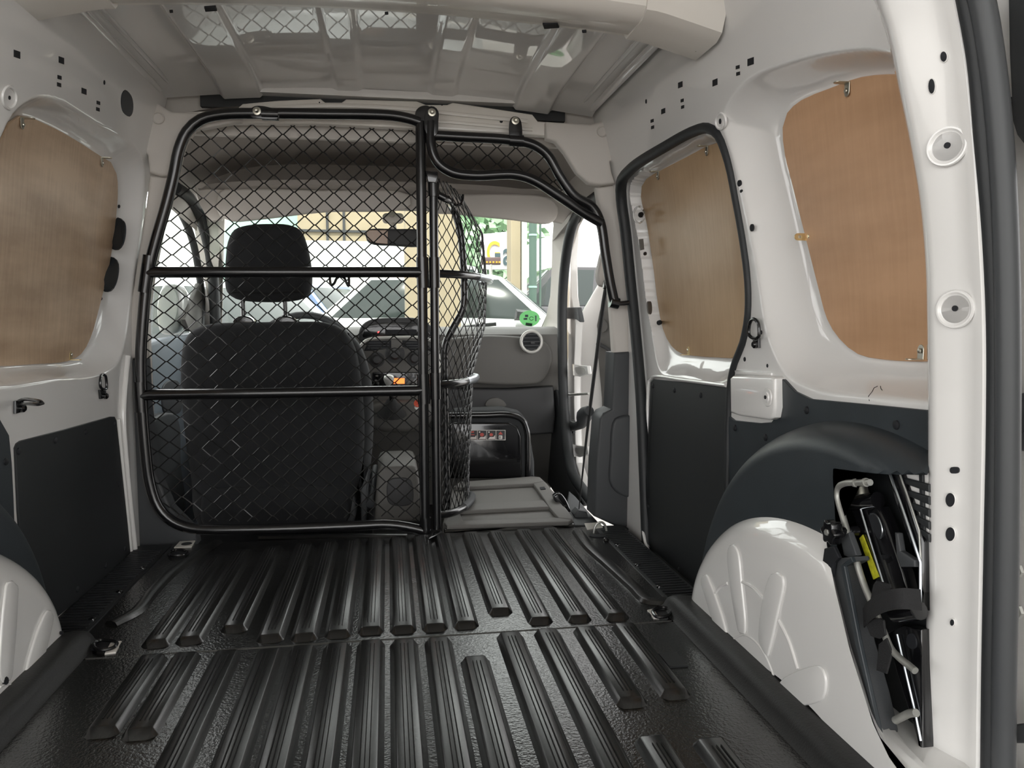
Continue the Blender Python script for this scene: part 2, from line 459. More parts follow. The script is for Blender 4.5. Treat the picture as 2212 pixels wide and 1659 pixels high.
# outer skin (keeps daylight out of the body cavities)
for s, nm in ((-1, 'wall_left_skin'), (1, 'wall_right_skin')):
    V = []; zs = np.linspace(-0.35, 1.30, 12); yy = (0.80, 2.34)
    for y in yy:
        for z in zs: V.append((s * (float(prof(z)) + 0.085), y, z))
    put(nm, V, grid_faces(2, 12), 'white', kind='structure')

# ---- floor
floor = put('floor', *box_vf((0, 1.33, -0.045), (1.44, 1.74, 0.05)), 'carpet', kind='structure', label='steel load floor beneath the rubber mats')
put('floor_cab', *box_vf((0, 2.95, -0.20), (1.5, 1.5, 0.04)), 'carpet', kind='structure', label='dark carpeted cab floor')
# bulkhead step between load floor and cab floor
put('trim_1', *box_vf((0, 2.225, -0.10), (1.44, 0.03, 0.17)), 'charcoal', kind='structure', label='dark step between load floor and cab floor')

# ---- ceiling: pressed roof panel with shallow lengthwise swages
def roof_z(x, y):
    z = 1.272 - 0.042 * (x / 0.62) ** 2 - 0.020 * np.clip((y - 2.05) / 0.20, 0, 1) ** 2
    def band(c, w, e): return np.clip((w - np.abs(x - c)) / e, 0, 1)
    def ss(t): return t * t * (3 - 2 * t)
    k = np.clip((y - 0.9) / 0.05, 0, 1)
    z = z - 0.013 * ss(band(-0.385, 0.06, 0.014)) * k - 0.013 * ss(band(0.42, 0.06, 0.014)) * k
    z = z - 0.007 * ss(band(-0.10, 0.045, 0.02)) * k - 0.007 * ss(band(0.16, 0.045, 0.02)) * k
    return z
xs = np.linspace(-0.60, 0.60, 300); ys = np.linspace(0.55, 2.25, 120)
X, Y = np.meshgrid(xs, ys, indexing='ij')
ceiling = put('ceiling', np.stack([X, Y, roof_z(X, Y)], -1).reshape(-1, 3), grid_faces(300, 120), 'white', kind='structure', label='glossy white pressed steel roof panel', angle=70)
put('ceiling_skin', *box_vf((0, 1.55, 1.31), (1.40, 2.0, 0.02)), 'white', kind='structure')
for s in (-1, 1):      # gutter bead where roof and side wall meet
    tube('rail_bead', [(s * 0.590, y, 1.225) for y in np.linspace(0.6, 2.2, 12)], 0.011, 'white', ceiling, sides=12)
    tube('rail_bead', [(s * 0.556, y, 1.2365) for y in np.linspace(0.6, 2.2, 12)], 0.006, 'white', ceiling, sides=8)

# roof bow (cross beam)
def bow_z(x): return 1.198 - 0.030 * (x / 0.6) ** 2
def sweep_x(xs, prof_fn):
    V = []; n = len(prof_fn(0.0))
    for x in xs: V += [(x, a, b) for a, b in prof_fn(x)]
    F = []
    for i in range(len(xs) - 1):
        for k in range(n): F.append((i * n + k, i * n + (k + 1) % n, (i + 1) * n + (k + 1) % n, (i + 1) * n + k))
    F.append(tuple(range(n))); F.append(tuple((len(xs) - 1) * n + k for k in range(n)))
    return V, F
def bow_prof(x):
    z = bow_z(x); y = 1.475
    return [(y - 0.085, z + 0.075), (y - 0.080, z + 0.040), (y - 0.070, z + 0.014), (y - 0.055, z + 0.002), (y - 0.03, z - 0.002), (y + 0.035, z), (y + 0.042, z + 0.004), (y + 0.046, z + 0.012), (y + 0.085, z + 0.016), (y + 0.085, z + 0.075)]
bow = put('roof_bow', *sweep_x(np.linspace(-0.56, 0.56, 40), bow_prof), 'beam', ceiling, angle=30)
def bow_end(s):
    def p(x):
        z = bow_z(x) - 0.004 - 0.016 * max(0, (abs(x) - 0.5) / 0.1); y = 1.475; w = 1.0
        return [(y - 0.095 * w, z + 0.08), (y - 0.088 * w, z + 0.035), (y - 0.074 * w, z + 0.010), (y - 0.05, z), (y + 0.05, z), (y + 0.062, z + 0.010), (y + 0.07, z + 0.08)]
    return sweep_x([s * q for q in np.linspace(0.475, 0.622, 9)], p)
for s in (-1, 1):
    put('bow_end_bracket', *bow_end(s), 'beam', ceiling, angle=30)
def dark_patch(name, px, fn, back, parent, m='hole'):
    return rslab(name, [fn(u, v) for u, v in px], back, m, parent, bev=0.0004, steps=1)
for u, v, a, b in ((455, 21, 14, 5), (1190, 57, 18, 6), (370, 27, 4, 1.6), (835, 31, 4, 1.6), (1262, 70, 5, 1.8), (1510, 113, 8, 3), (76, 43, 9, 3)):
    x = onY(u, v, 1.475)[0]
    q = bow_z(x) - (0.021 if abs(x) > 0.5 else 0.003)
    dark_patch('punched_slot', [(u - a, v - b * .6), (u + a * .8, v - b), (u + a, v + b * .6), (u - a * .8, v + b)], lambda uu, vv: onZ(uu, vv, q), (0, 0, 0.004), bow)

# ---- punched holes and pressed dimples in the side walls
def whole(side, px, nm, parent, off=0.0012, m='hole'):
    P = [surf(side, u, v, 0.0) for u, v in px]
    nn = np.zeros(3)
    for i in range(len(P)): nn += np.cross(P[i], P[(i + 1) % len(P)])
    nn /= np.linalg.norm(nn)
    if nn[0] * side > 0: nn = -nn
    rslab(nm, [p + nn * off for p in P], -nn * 0.0035, m, parent, bev=0.0003, steps=1)
def sq(u, v, a, b): return [(u - a, v - b), (u + a, v - b * .55), (u + a, v + b), (u - a, v + b * .55)]
def sqr(u, v, a, b): return [(u - a, v - b * .55), (u + a, v - b), (u + a, v + b * .55), (u - a, v + b)]
for u, v, a, b in ((36, 117, 6.5, 10), (132, 130, 5.5, 9), (128, 167, 4, 5.5), (127, 183, 4, 5.5), (181, 197, 5, 8), (212, 222, 3.5, 5), (211, 236, 3.5, 5)):
    whole(-1, sq(u, v, a, b), 'punched_hole', wall_left)
whole(-1, ell(225, 178, 1.6, 5), 'punched_hole', wall_left)
whole(-1, sc([(263, 202), (270, 194), (282, 205), (287, 224), (285, 245), (279, 252), (266, 243), (261, 225)], 24), 'access_hole', wall_left, m='archplastic')
whole(-1, sc([(256, 470), (268, 478), (272, 495), (266, 528), (256, 540), (243, 538), (237, 520), (246, 485)], 24), 'access_hole', wall_left, m='archplastic')
whole(-1, sc([(240, 555), (253, 562), (257, 580), (250, 615), (240, 629), (226, 630), (216, 618), (224, 578)], 24), 'access_hole', wall_left, m='archplastic')
whole(-1, ell(257, 446, 2.6, 4), 'punched_hole', wall_left); whole(-1, ell(217, 645, 3.6, 4), 'punched_hole', wall_left)
for u, v, a, b in ((1470, 183, 4.5, 8), (1545, 178, 5, 9), (1622, 133, 6.5, 10), (1433, 240, 4, 7), (1594, 145, 3.8, 5), (1595, 159, 3.8, 5), (1474, 217, 3, 4.5), (1475, 231, 3, 4.5), (1409, 261, 3, 4.5), (1410, 275, 3, 4.5)):
    whole(1, sqr(u, v, a, b), 'punched_hole', wall_right)
for u, v, a, b in ((1396, 219, 1.5, 5), (1556, 262, 2.4, 6), (1597, 396, 3.5, 7), (1601, 413, 1.8, 3.5), (1624, 492, 3.5, 8), (1645, 718, 1.8, 4.5), (1609, 776, 2.2, 5), (1658, 790, 1.8, 4), (1393, 548, 2.6, 4), (1384, 464, 5, 6), (1424, 697, 5, 5)):
    whole(1, ell(u, v, a, b), 'punched_hole', wall_right)
whole(1, [(1380, 517), (1389, 516), (1391, 539), (1383, 541)], 'punched_slot', wall_right, m='dash')
whole(1, sc([(1399, 651), (1404, 651), (1407, 665), (1405, 679), (1401, 678), (1398, 664)], 16), 'punched_slot', wall_right, m='dash')
def dimple(side, u, v, a, b, parent, rings=1):
    P = [surf(side, uu, vv, 0.001) for uu, vv in ell(u, v, a, b, 24)]
    V, F = tube_vf(P, 0.0028, 6, closed=True)
    put('pressed_dimple', V, F, 'white', parent)
dimple(-1, 20, 211, 15, 24, wall_left); whole(-1, ell(20, 211, 2.2, 4.5), 'punched_hole', wall_left)
dimple(1, 1557, 262, 11, 17, wall_right); dimple(1, 1380, 464, 11, 18, wall_right)

for px in ([(1878, 866), (1876, 856), (1884, 846), (1888, 838), (1896, 834)], [(1902, 834), (1903, 840), (1906, 843)]):
    tube('paint_crack', [surf(1, u, v, 0.0006) for u, v in px], 0.0005, 'groove', wall_right, sides=6)
# ---- plywood window blanks with small angle clips
def clip(parent, p, up, nrm, m, L=0.022):
    p = np.asarray(p, float); up = np.asarray(up, float); up /= np.linalg.norm(up); nrm = np.asarray(nrm, float); nrm /= np.linalg.norm(nrm)
    side = np.cross(up, nrm); w = 0.0065
    def leaf(o, d, n):
        pts = [o + side * w, o + side * w + d * (L - w)]
        for i in range(1, 6):
            a = math.pi * i / 6; pts.append(o + d * (L - w) + side * w * math.cos(a) + d * w * math.sin(a))
        pts += [o - side * w + d * (L - w), o - side * w]
        return rslab_vf(pts, -n * 0.0016, 0.0004, 1)
    b = multi('angle_clip', [leaf(p + nrm * 0.002, -up, nrm), leaf(p + nrm * 0.002, nrm, up)], m, parent)
    multi('screw', [lathe_vf([(0.0038, 0), (0.003, 0.0016), (0.001, 0.002)], p + nrm * 0.0036 - up * 0.013, nrm, 10), lathe_vf([(0.0038, 0), (0.003, 0.0016), (0.001, 0.002)], p + nrm * 0.014 - up * 0.0002, -up, 10)], 'zinc', b)
def blank(name, side, px, dep, m, label, clips):
    pts = [onW(side, u, v, dep - 0.009) for u, v in sc(px, 70)]
    o = rslab(name, pts, (side * 0.0075, 0, 0), m, None, bev=0.0012, steps=1, label=label, cat='panel', group='plywood window blanks')
    for u, v, ax, mm in clips:
        p = onW(side, u, v, dep - 0.009)
        clip(o, p, {'t': (0, 0, 1), 'b': (0, 0, -1), 'f': (0, 1, 0), 'r': (0, -1, 0)}[ax], (-side, 0, 0), mm)
    return o
blank('plywood_blank', -1, L_WOOD_PX, L_D, 'woodL', 'pale stained plywood window blank in the left wall', [(46, 254, 't', 'zinc'), (219, 340, 't', 'zinc'), (152, 778, 'b', 'gold')])
blank('plywood_blank', 1, D_WOOD_PX, D_D, 'woodD', 'tan plywood window blank inside the sliding door frame', [(1422, 370, 't', 'zinc'), (1528, 315, 't', 'zinc'), (1488, 767, 'b', 'gold')])
blank('plywood_blank', 1, Q_WOOD_PX, Q_D, 'woodQ', 'large orange brown plywood window blank beside the rear pillar', [(1832, 178, 't', 'zinc'), (1742, 512, 'f', 'gold'), (1990, 777, 'b', 'zinc')])

# ---- dark lining boards on the lower walls
def board(name, side, px, m, label, studs, off=0.004, th=0.006, **k):
    o = rslab(name, [surf(side, u, v, off) for u, v in px], (side * th, 0, 0), m, None, bev=0.001, steps=1, label=label, cat='lining board', **k)
    for u, v in studs:
        lathe('push_stud', [(0.007, 0), (0.0065, 0.002), (0.004, 0.0035), (0.0005, 0.004)], surf(side, u, v, off), (-side, 0, 0), 'hole', o, sides=12)
    return o
board('lining_board', -1, [(34, 968), (38, 958), (46, 952), (140, 928), (240, 900), (248, 900), (252, 908), (262, 1000), (276, 1130), (283, 1204), (200, 1272), (120, 1336), (60, 1370), (40, 1100)], 'panel', 'black lining board low on the left wall',
      [(40, 975), (119, 951), (185, 933), (248, 915), (257, 1046), (270, 1186), (228, 1222), (167, 1273)])
board('lining_board', 1, [(1405, 826), (1411, 819), (1480, 826), (1571, 838), (1571, 920), (1568, 1020), (1552, 1180), (1500, 1270), (1470, 1270), (1440, 1232), (1412, 1200), (1398, 1170), (1393, 1110), (1395, 1040), (1401, 920)], 'panel', 'dark grey lining board on the sliding door',
      [(1411, 834), (1457, 843), (1514, 854), (1408, 980), (1401, 1095), (1418, 1185), (1467, 1231)])
# white frame edge around that board
tube('door_edge_bead', [surf(1, u, v, 0.016 if v > 1120 else 0.006) for u, v in [(1568, 832), (1480, 821), (1410, 814), (1402, 822), (1398, 920), (1391, 1040), (1388, 1110), (1394, 1172), (1409, 1204), (1438, 1238), (1478, 1272)]], 0.0045, 'white', wall_right, sides=8, smooth=50)
# white post edge at the front of the left wall
tube('post_edge_bead', [surf(-1, u, v, 0.003) for u, v in [(276, 770), (268, 850), (266, 910), (272, 1000), (284, 1120), (291, 1190)]], 0.008, 'white', wall_left, sides=10, smooth=40)
tube('post_edge_bead', [surf(-1, u, v, 0.003) for u, v in [(256, 905), (262, 980), (274, 1100), (283, 1190)]], 0.005, 'white', wall_left, sides=10, smooth=40)

# ---- sliding door seal
SR = [0.016] * 9 + [0.015, 0.013, 0.012, 0.011, 0.010, 0.009] + [0.0085] * 10
tube('trim_2', [onW(1, u, v, -0.001) for u, v in SEAL_PX], SR, 'seal', None, sides=12, smooth=110, kind='structure', label='thick black rubber seal around the sliding door opening')

# ---- wheel arches (white pressed steel) with black plastic covers above
def arch(side, yc, a, b, x0, x1, R, m, name, ycut=None, ex=2.0, parent=None, nth=72, **k):
    V = []; rings = []
    nphi = 10
    for q in range(nphi + 1):
        ph = math.pi / 2 * q / nphi; rings.append((R * (1 - math.cos(ph)), x0 + (x1 - x0) * math.sin(ph)))
    for e in (0.07, 0.11, 0.16, 0.22):
        rings.append((R + e * (b - R) / 0.28, x1))
    for e, x in rings:
        aa, bb = max(a - e, 0.01), max(b - e, 0.005)
        for t in range(nth + 1):
            th = math.pi * t / nth
            cy, sz = math.cos(th), math.sin(th)
            y = yc + aa * (abs(cy) ** (2 / ex)) * (1 if cy > 0 else -1); z = bb * (sz ** (2 / ex))
            if ycut is not None: y = max(y, ycut(z) * x / x1)
            V.append((side * x, y, z - 0.02))
    F = grid_faces(len(rings), nth + 1)
    return put(name, V, F, m, parent, angle=60, **k)
cutR = lambda z: float(np.interp(z, [0.0, 0.072, 0.082, 0.108, 0.185, 0.305, 0.36], [0.3, 0.3, 0.85, 0.885, 0.942, 1.008, 1.03]))
arch_r = arch(1, 1.085, 0.485, 0.335, 0.735, 0.625, 0.075, 'white', 'wheel_arch', cutR, label='white steel wheel arch beside the jack', cat='wheel arch', group='wheel arches')
arch_l = arch(-1, 1.085, 0.505, 0.335, 0.735, 0.612, 0.075, 'white', 'wheel_arch', None, label='white steel wheel arch on the left', cat='wheel arch', group='wheel arches')
cutC = lambda z: 1.005
arch(1, 1.05, 0.53, 0.485, 0.735, 0.655, 0.05, 'archplastic', 'wheel_arch_cover', nth=260, ycut=lambda z: float(np.interp(z, [0.0, 0.25, 0.405, 0.418, 0.442], [0.98, 1.02, 1.045, 1.045, 0.84])), label='dark plastic wheel arch cover above the jack', cat='arch cover', group='wheel arch covers')
arch(-1, 1.05, 0.575, 0.47, 0.735, 0.655, 0.05, 'archplastic', 'wheel_arch_cover', lambda z: 0.9, label='dark plastic wheel arch cover on the left wall', cat='arch cover', group='wheel arch covers')
# embossed ribs on the arches
def emboss(parent, side, px, x, r=0.0045):
    P = [onX(u, v, side * x) for u, v in px]
    V, F = tube_vf(P, r, 8, smooth=40, flat=1.0)
    put('embossed_rib', V, F, 'white', parent)
XR = 0.625
def pill_emboss(parent, side, px, x, th=0.004):
    rslab('embossed_rib', [onX(u, v, side * (x - th)) for u, v in sc(px, 40)], (side * (th + 0.002), 0, 0), 'white', parent, bev=0.0055, steps=3)
pill_emboss(arch_r, 1, [(1517, 1243), (1524, 1241), (1534, 1262), (1558, 1330), (1570, 1380), (1571, 1394), (1561, 1390), (1545, 1360), (1522, 1290), (1513, 1255)], XR)
pill_emboss(arch_r, 1, [(1575, 1178), (1583, 1176), (1592, 1190), (1600, 1260), (1608, 1350), (1606, 1370), (1596, 1368), (1588, 1340), (1574, 1250), (1570, 1195)], XR)
pill_emboss(arch_r, 1, [(1664, 1240), (1676, 1236), (1688, 1244), (1691, 1262), (1680, 1320), (1662, 1400), (1656, 1418), (1646, 1405), (1638, 1385), (1642, 1320), (1655, 1260)], XR)
pill_emboss(arch_r, 1, [(1680, 1480), (1690, 1465), (1750, 1440), (1770, 1440), (1781, 1460), (1780, 1500), (1770, 1514), (1700, 1528), (1686, 1520), (1678, 1500)], XR)
emboss(arch_r, 1, [(1545, 1282), (1556, 1268), (1572, 1260)], XR, 0.003)
emboss(arch_r, 1, [(1600, 1256), (1625, 1268), (1648, 1290)], XR, 0.003)
emboss(arch_r, 1, [(1683, 1340), (1705, 1385), (1724, 1445)], XR, 0.003)
emboss(arch_r, 1, [(1572, 1392), (1592, 1376), (1610, 1372), (1636, 1390), (1658, 1425), (1676, 1475), (1690, 1530)], XR, 0.002)
pill_emboss(arch_l, -1, [(18, 1258), (30, 1254), (40, 1264), (40, 1300), (32, 1420), (24, 1470), (10, 1475), (2, 1460), (4, 1380), (12, 1290)], 0.612)
pill_emboss(arch_l, -1, [(104, 1318), (112, 1318), (117, 1330), (108, 1380), (80, 1470), (60, 1500), (52, 1496), (58, 1450), (82, 1365)], 0.612)
emboss(arch_l, -1, [(0, 1484), (14, 1477), (30, 1482)], 0.612, 0.002)
for u, v, a, b in ((15, 1470, 5, 9), (136, 1367, 2.2, 4), (9, 1519, 3, 2)):
    dark_patch('paint_chip', ell(u, v, a, b, 8), lambda uu, vv: onX(uu, vv, -0.6075), (-0.006, 0, 0), arch_l)
# quarter trim board above the right arch
QT = [(1574, 900), (1584, 908), (1640, 914), (1666, 912), (1673, 902), (1673, 822), (1680, 814), (1692, 820), (1716, 846), (1750, 862), (1900, 876), (2060, 892), (2090, 892), (2085, 1120), (1790, 1120), (1560, 1160), (1570, 1020)]
board('quarter_trim', 1, QT, 'archplastic', 'slate grey plastic quarter trim below the orange plywood blank', [(1685, 838), (1743, 886), (1937, 918), (1588, 924), (1654, 945)], off=0.006, th=0.012)
board('quarter_trim', -1, [(-420, 850), (-90, 880), (-30, 890), (0, 905), (20, 940), (26, 1000), (30, 1080), (34, 1190), (-90, 1190), (-420, 1190)], 'archplastic', 'slate plastic trim at the left edge above the left wheel arch', [(12, 997)], off=0.006, th=0.01)
# roller bracket housing on the door pillar (white box)
rb = thing('roller_housing', 'small white steel housing with a bolt beside the dark lining board', 'housing', surf(1, 1625, 905, 0.0))
f = [(1576, 816), (1582, 811), (1666, 812), (1672, 818), (1673, 880), (1669, 902), (1660, 907), (1594, 898), (1577, 892)]
rslab('housing_shell', [surf(1, u, v, 0.022) for u, v in f], (0.03, 0, 0), 'white', rb, bev=0.006)
rslab('housing_lip', [surf(1, u, v, 0.004) for u, v in [(1586, 800), (1625, 802), (1665, 806), (1665, 812), (1588, 810)]], (0.01, 0, 0), 'white', rb, bev=0.002)
pb = surf(1, 1658, 858, 0.023)
lathe('bolt_boss', [(0.018, 0), (0.016, 0.002), (0.010, 0.002), (0.009, 0.004), (0.004, 0.004)], pb, (-1, 0, 0), 'white', rb)
lathe('bolt_hole', [(0.0035, 0), (0.0035, 0.0055)], pb, (-1, 0, 0), 'hole', rb, sides=12)

# ---- rear door pillar with its seals
DPL = [(1880, -60), (1905, 0), (1925, 60), (1950, 180), (1975, 300), (1995, 420), (2008, 560), (2012, 700), (2014, 900), (2012, 1200), (2008, 1450), (2006, 1700)]
DPR = [(2050, -60), (2062, 0), (2085, 130), (2100, 300), (2112, 500), (2121, 700), (2121, 900), (2115, 1200), (2110, 1450), (2107, 1700)]
a_ = catmull([np.array(p, float) for p in DPL], 60); b_ = catmull([np.array(p, float) for p in DPR], 60)
def at_v(L, v):
    L = np.array(L); return float(np.interp(v, L[:, 1], L[:, 0]))
vs = np.linspace(-60, 1700, 90)
V = []; ncol = 0
for v in vs:
    p = onY(at_v(a_, v), v, 0.872); q = onY(at_v(b_, v), v, 0.815)
    d = q - p
    row = [p + np.array([0.07, 0.06, 0]), p + np.array([0.02, 0.035, 0]), p + np.array([0.004, 0.012, 0]), p, p + d * 0.06 + np.array([0.0, -0.003, 0]), p + d * 0.2 + np.array([0, -0.004, 0]), p + d * 0.5 + np.array([0, -0.004, 0]), p + d * 0.74 + np.array([0, -0.003, 0]), p + d * 0.80 + np.array([-0.002, -0.008, 0]), p + d * 0.9 + np.array([-0.003, -0.012, 0]), q + np.array([-0.001, -0.010, 0]), q + np.array([0.002, 0.002, 0]), q + np.array([0.03, 0.03, 0])]
    ncol = len(row); V += row
pillar = put('trim_3', V, grid_faces(len(vs), ncol), 'white', kind='structure', label='white steel rear door pillar with punched holes', angle=40)
def onpil(u, v, off=0.0):
    p = onY(at_v(a_, v), v, 0.872); q = onY(at_v(b_, v), v, 0.815); n = np.cross(q - p, np.array([0, 0, 1.0])); n /= np.linalg.norm(n)
    if n[1] > 0: n = -n
    return onP(u, v, p + n * (0.0035 + off), n), n
for u, v, a, b in ((2038, 122, 7, 11), (2012, 186, 7, 16), (2052, 1080, 10, 15), (2052, 1154, 10, 15), (2056, 1345, 4.5, 7), (2046, 1655, 5, 10)):
    n = onpil(u, v)[1]
    rslab('punched_hole', [onpil(uu, vv, 0.0008)[0] for uu, vv in ell(u, v, a + 2, b + 2, 20)], -n * 0.004, 'white', pillar, bev=0.0008, steps=1)
    rslab('punched_hole', [onpil(uu, vv, 0.0014)[0] for uu, vv in ell(u, v, a, b, 20)], -n * 0.006, 'hole', pillar, bev=0.0003, steps=1)
n = onpil(2060, 1016)[1]
rslab('punched_slot', [onpil(uu, vv, 0.0012)[0] for uu, vv in rrect(2051, 1009, 2070, 1023, 6)], -n * 0.006, 'hole', pillar, bev=0.0003, steps=1)
def dish(u, v):
    c, n = onpil(u, v, 0.0022)
    lathe('pressed_dish', [(0.0235, -0.001), (0.0225, 0.0012), (0.0205, 0.0012), (0.0185, -0.0005), (0.017, -0.001)], c, n, 'white', pillar, sides=32)
    lathe('punched_hole', [(0.0036, 0), (0.0036, 0.0016)], c + np.array([0.001, 0, 0.001]), n, 'hole', pillar, sides=14)
dish(2045, 316); dish(2062, 668)
SE1 = [(u + 22 + (8 if v > 300 else 3), v) for u, v in DPR]
tube('trim_4', [onY(u, v, 0.80) for u, v in SE1], 0.0105, 'seal', None, sides=10, smooth=70, kind='structure', label='ribbed black rubber strip along the rear pillar edge')
SE2 = [(2102, -60), (2120, 0), (2145, 150), (2164, 350), (2175, 600), (2177, 900), (2174, 1200), (2169, 1450), (2167, 1700)]
tube('trim_5', [onY(u, v, 0.785) for u, v in SE2], 0.0135, 'bulb', None, sides=16, smooth=70, kind='structure', label='round black rubber door seal beside the rear pillar')

# ---- open rear door at the far right
door_r = thing('door_1', None, None, (0.79, 0.55, -0.3), kind='structure')
rslab('door_skin', [(0.775, 0.76, -0.30), (0.775, 0.10, -0.30), (0.775, 0.10, 1.25), (0.755, 0.76, 1.30)], (0.05, 0, 0), 'white', door_r, bev=0.012)
rslab('door_glass_trim', [onX(u, v, 0.742) for u, v in [(2172, -80), (2176, 120), (2180, 200), (2182, 260), (2192, 292), (2212, 318), (2300, 380), (2320, -80)]], (0.02, 0, 0), 'charcoal', door_r, bev=0.006)
rslab('latch_bracket', [onX(u, v, 0.752) for u, v in rrect(2177, 208, 2216, 252, 5)], (0.012, 0, 0), 'charcoal', door_r)
lathe('bolt', [(0.006, 0), (0.006, 0.003), (0.003, 0.004)], onX(2194, 228, 0.750), (-1, 0, 0), 'charcoal', door_r, sides=12)
rslab('door_handle_cover', [onX(u, v, 0.755) for u, v in sc([(2190, 855), (2204, 848), (2230, 860), (2240, 920), (2225, 965), (2200, 975), (2188, 970)], 30)], (0.03, 0, 0), 'charcoal', door_r, bev=0.008)
rslab('check_strap', [onX(u, v, 0.752) for u, v in [(2186, 1565), (2230, 1560), (2230, 1606), (2190, 1606)]], (0.02, 0, 0), 'charcoal', door_r, bev=0.004)
for v in (1232, 1320): lathe('bolt', [(0.009, 0), (0.009, 0.004), (0.005, 0.006)], onX(2200, v, 0.768), (-1, 0, 0), 'dullsteel', door_r, sides=6)

# ---- front roof header and corner trims
header = rslab('trim_6', [onY(u, v, 2.235) for u, v in [(365, 244), (430, 240), (510, 236), (524, 224), (600, 217), (692, 213), (702, 221), (738, 221), (748, 214), (900, 218), (920, 226), (966, 226), (978, 221), (1150, 247), (1162, 262), (1275, 271), (1262, 300), (1180, 294), (1060, 286), (940, 280), (700, 268), (520, 266), (400, 266)]], (0, 0.03, 0), 'beam', None, bev=0.004, kind='structure', label='cream painted roof header above the mesh partition')
tube('header_swage', [onY(u, v, 2.232) for u, v in [(560, 236), (700, 228), (880, 235), (1000, 248), (1140, 262)]], 0.006, 'beam', header, sides=8, smooth=30, flat=0.5)
tube('header_swage', [onY(u, v, 2.232) for u, v in [(600, 256), (800, 252), (950, 262), (1150, 280)]], 0.005, 'beam', header, sides=8, smooth=30, flat=0.5)
for u, v, a in ((745, 239, 3), (1083, 262, 3.4), (690, 221, 1.5), (955, 226, 2)):
    dark_patch('punched_hole', ell(u, v, a, a, 10), lambda uu, vv: onY(uu, vv, 2.233), (0, 0.004, 0), header)
put('trim_26', *box_vf((0.012, 2.272, 1.255), (1.02, 0.02, 0.11)), 'panel', None, kind='structure', label='dark board painting in the gap shadow behind the roof header')  # solid dark board, the shade of the header gap is in its colour
put('trim_27', *box_vf((-0.745, 2.295, 0.53), (0.17, 0.02, 1.25)), 'beige', None, kind='structure', label='inner pillar panel behind the left partition post')
put('trim_28', *box_vf((0, 2.297, 1.225), (1.52, 0.02, 0.19)), 'beige', None, kind='structure', label='beige panel closing the front roof corners')
tl = rslab('trim_7', [onY(u, v, 2.205) for u, v in [(299, 216), (304, 207), (320, 210), (345, 226), (368, 240), (430, 243), (520, 248), (520, 262), (420, 280), (400, 310), (380, 380), (345, 380), (322, 372), (318, 335), (303, 318), (297, 305)]], (0, 0.035, 0), 'beige', None, bev=0.008, kind='structure', label='beige plastic corner trim at the upper left')
lathe('trim_dimple', [(0.0165, 0), (0.0155, 0.004), (0.0135, 0.004), (0.012, 0.001)], onY(342, 255, 2.204), (0, -1, 0), 'beige', tl)
rslab('trim_pocket', [onY(u, v, 2.203) for u, v in rrect(306, 288, 318, 310, 4)], (0, 0.005, 0), 'beige', tl, bev=0.0015)
tr = rslab('trim_8', [onY(u, v, 2.205) for u, v in [(1180, 262), (1275, 268), (1300, 262), (1322, 244), (1334, 250), (1338, 285), (1342, 322), (1338, 338), (1318, 348), (1322, 372), (1330, 396), (1300, 400), (1272, 396), (1246, 372), (1220, 330), (1200, 306), (1180, 300)]], (0, 0.035, 0), 'beige', None, bev=0.008, kind='structure', label='beige plastic corner trim at the upper right')
lathe('trim_dimple', [(0.0165, 0), (0.0155, 0.004), (0.0135, 0.004), (0.012, 0.001)], onY(1301, 284, 2.204), (0, -1, 0), 'beige', tr)
rslab('trim_pocket', [onY(u, v, 2.203) for u, v in rrect(1321, 314, 1334, 336, 4)], (0, 0.005, 0), 'beige', tr, bev=0.0015)
# B-pillar trims
rslab('trim_9', [onY(u, v, 2.225) for u, v in [(322, 378), (372, 382), (352, 470), (328, 590), (312, 700), (308, 775), (268, 775), (276, 690), (296, 560), (312, 460)]], (0, 0.05, 0), 'beige', None, bev=0.01, kind='structure', label='beige pillar trim left of the partition')
rslab('trim_10', [onY(u, v, 2.225) for u, v in [(266, 776), (312, 776), (318, 880), (335, 1020), (370, 1100), (420, 1150), (425, 1178), (380, 1182), (291, 1192), (282, 1100), (268, 960)]], (0, 0.06, 0), 'charcoal', None, bev=0.008, kind='structure', label='charcoal pillar foot left of the partition')
rslab('trim_11', [onY(u, v, 2.235) for u, v in [(1288, 404), (1340, 396), (1352, 480), (1366, 620), (1376, 764), (1326, 764), (1322, 700), (1314, 600), (1304, 500)]], (0, 0.04, 0), 'beige', None, bev=0.01, kind='structure', label='beige pillar trim between seat belt and sliding door')
tb = rslab('trim_12', [onY(u, v, 2.225) for u, v in [(1327, 762), (1371, 759), (1376, 850), (1380, 1000), (1392, 1136), (1336, 1140), (1284, 1116), (1288, 1000), (1296, 905), (1304, 892), (1322, 884)]], (0, 0.10, 0), 'charcoal', None, bev=0.008, kind='structure', label='charcoal moulded pillar foot beside the sliding door seal')
rslab('moulded_face', [onY(u, v, 2.212) for u, v in sc([(1322, 930), (1330, 905), (1368, 900), (1378, 960), (1384, 1060), (1360, 1075), (1330, 1062), (1318, 1040), (1320, 980)], 40)], (0, 0.02, 0), 'charcoal', tb, bev=0.008)

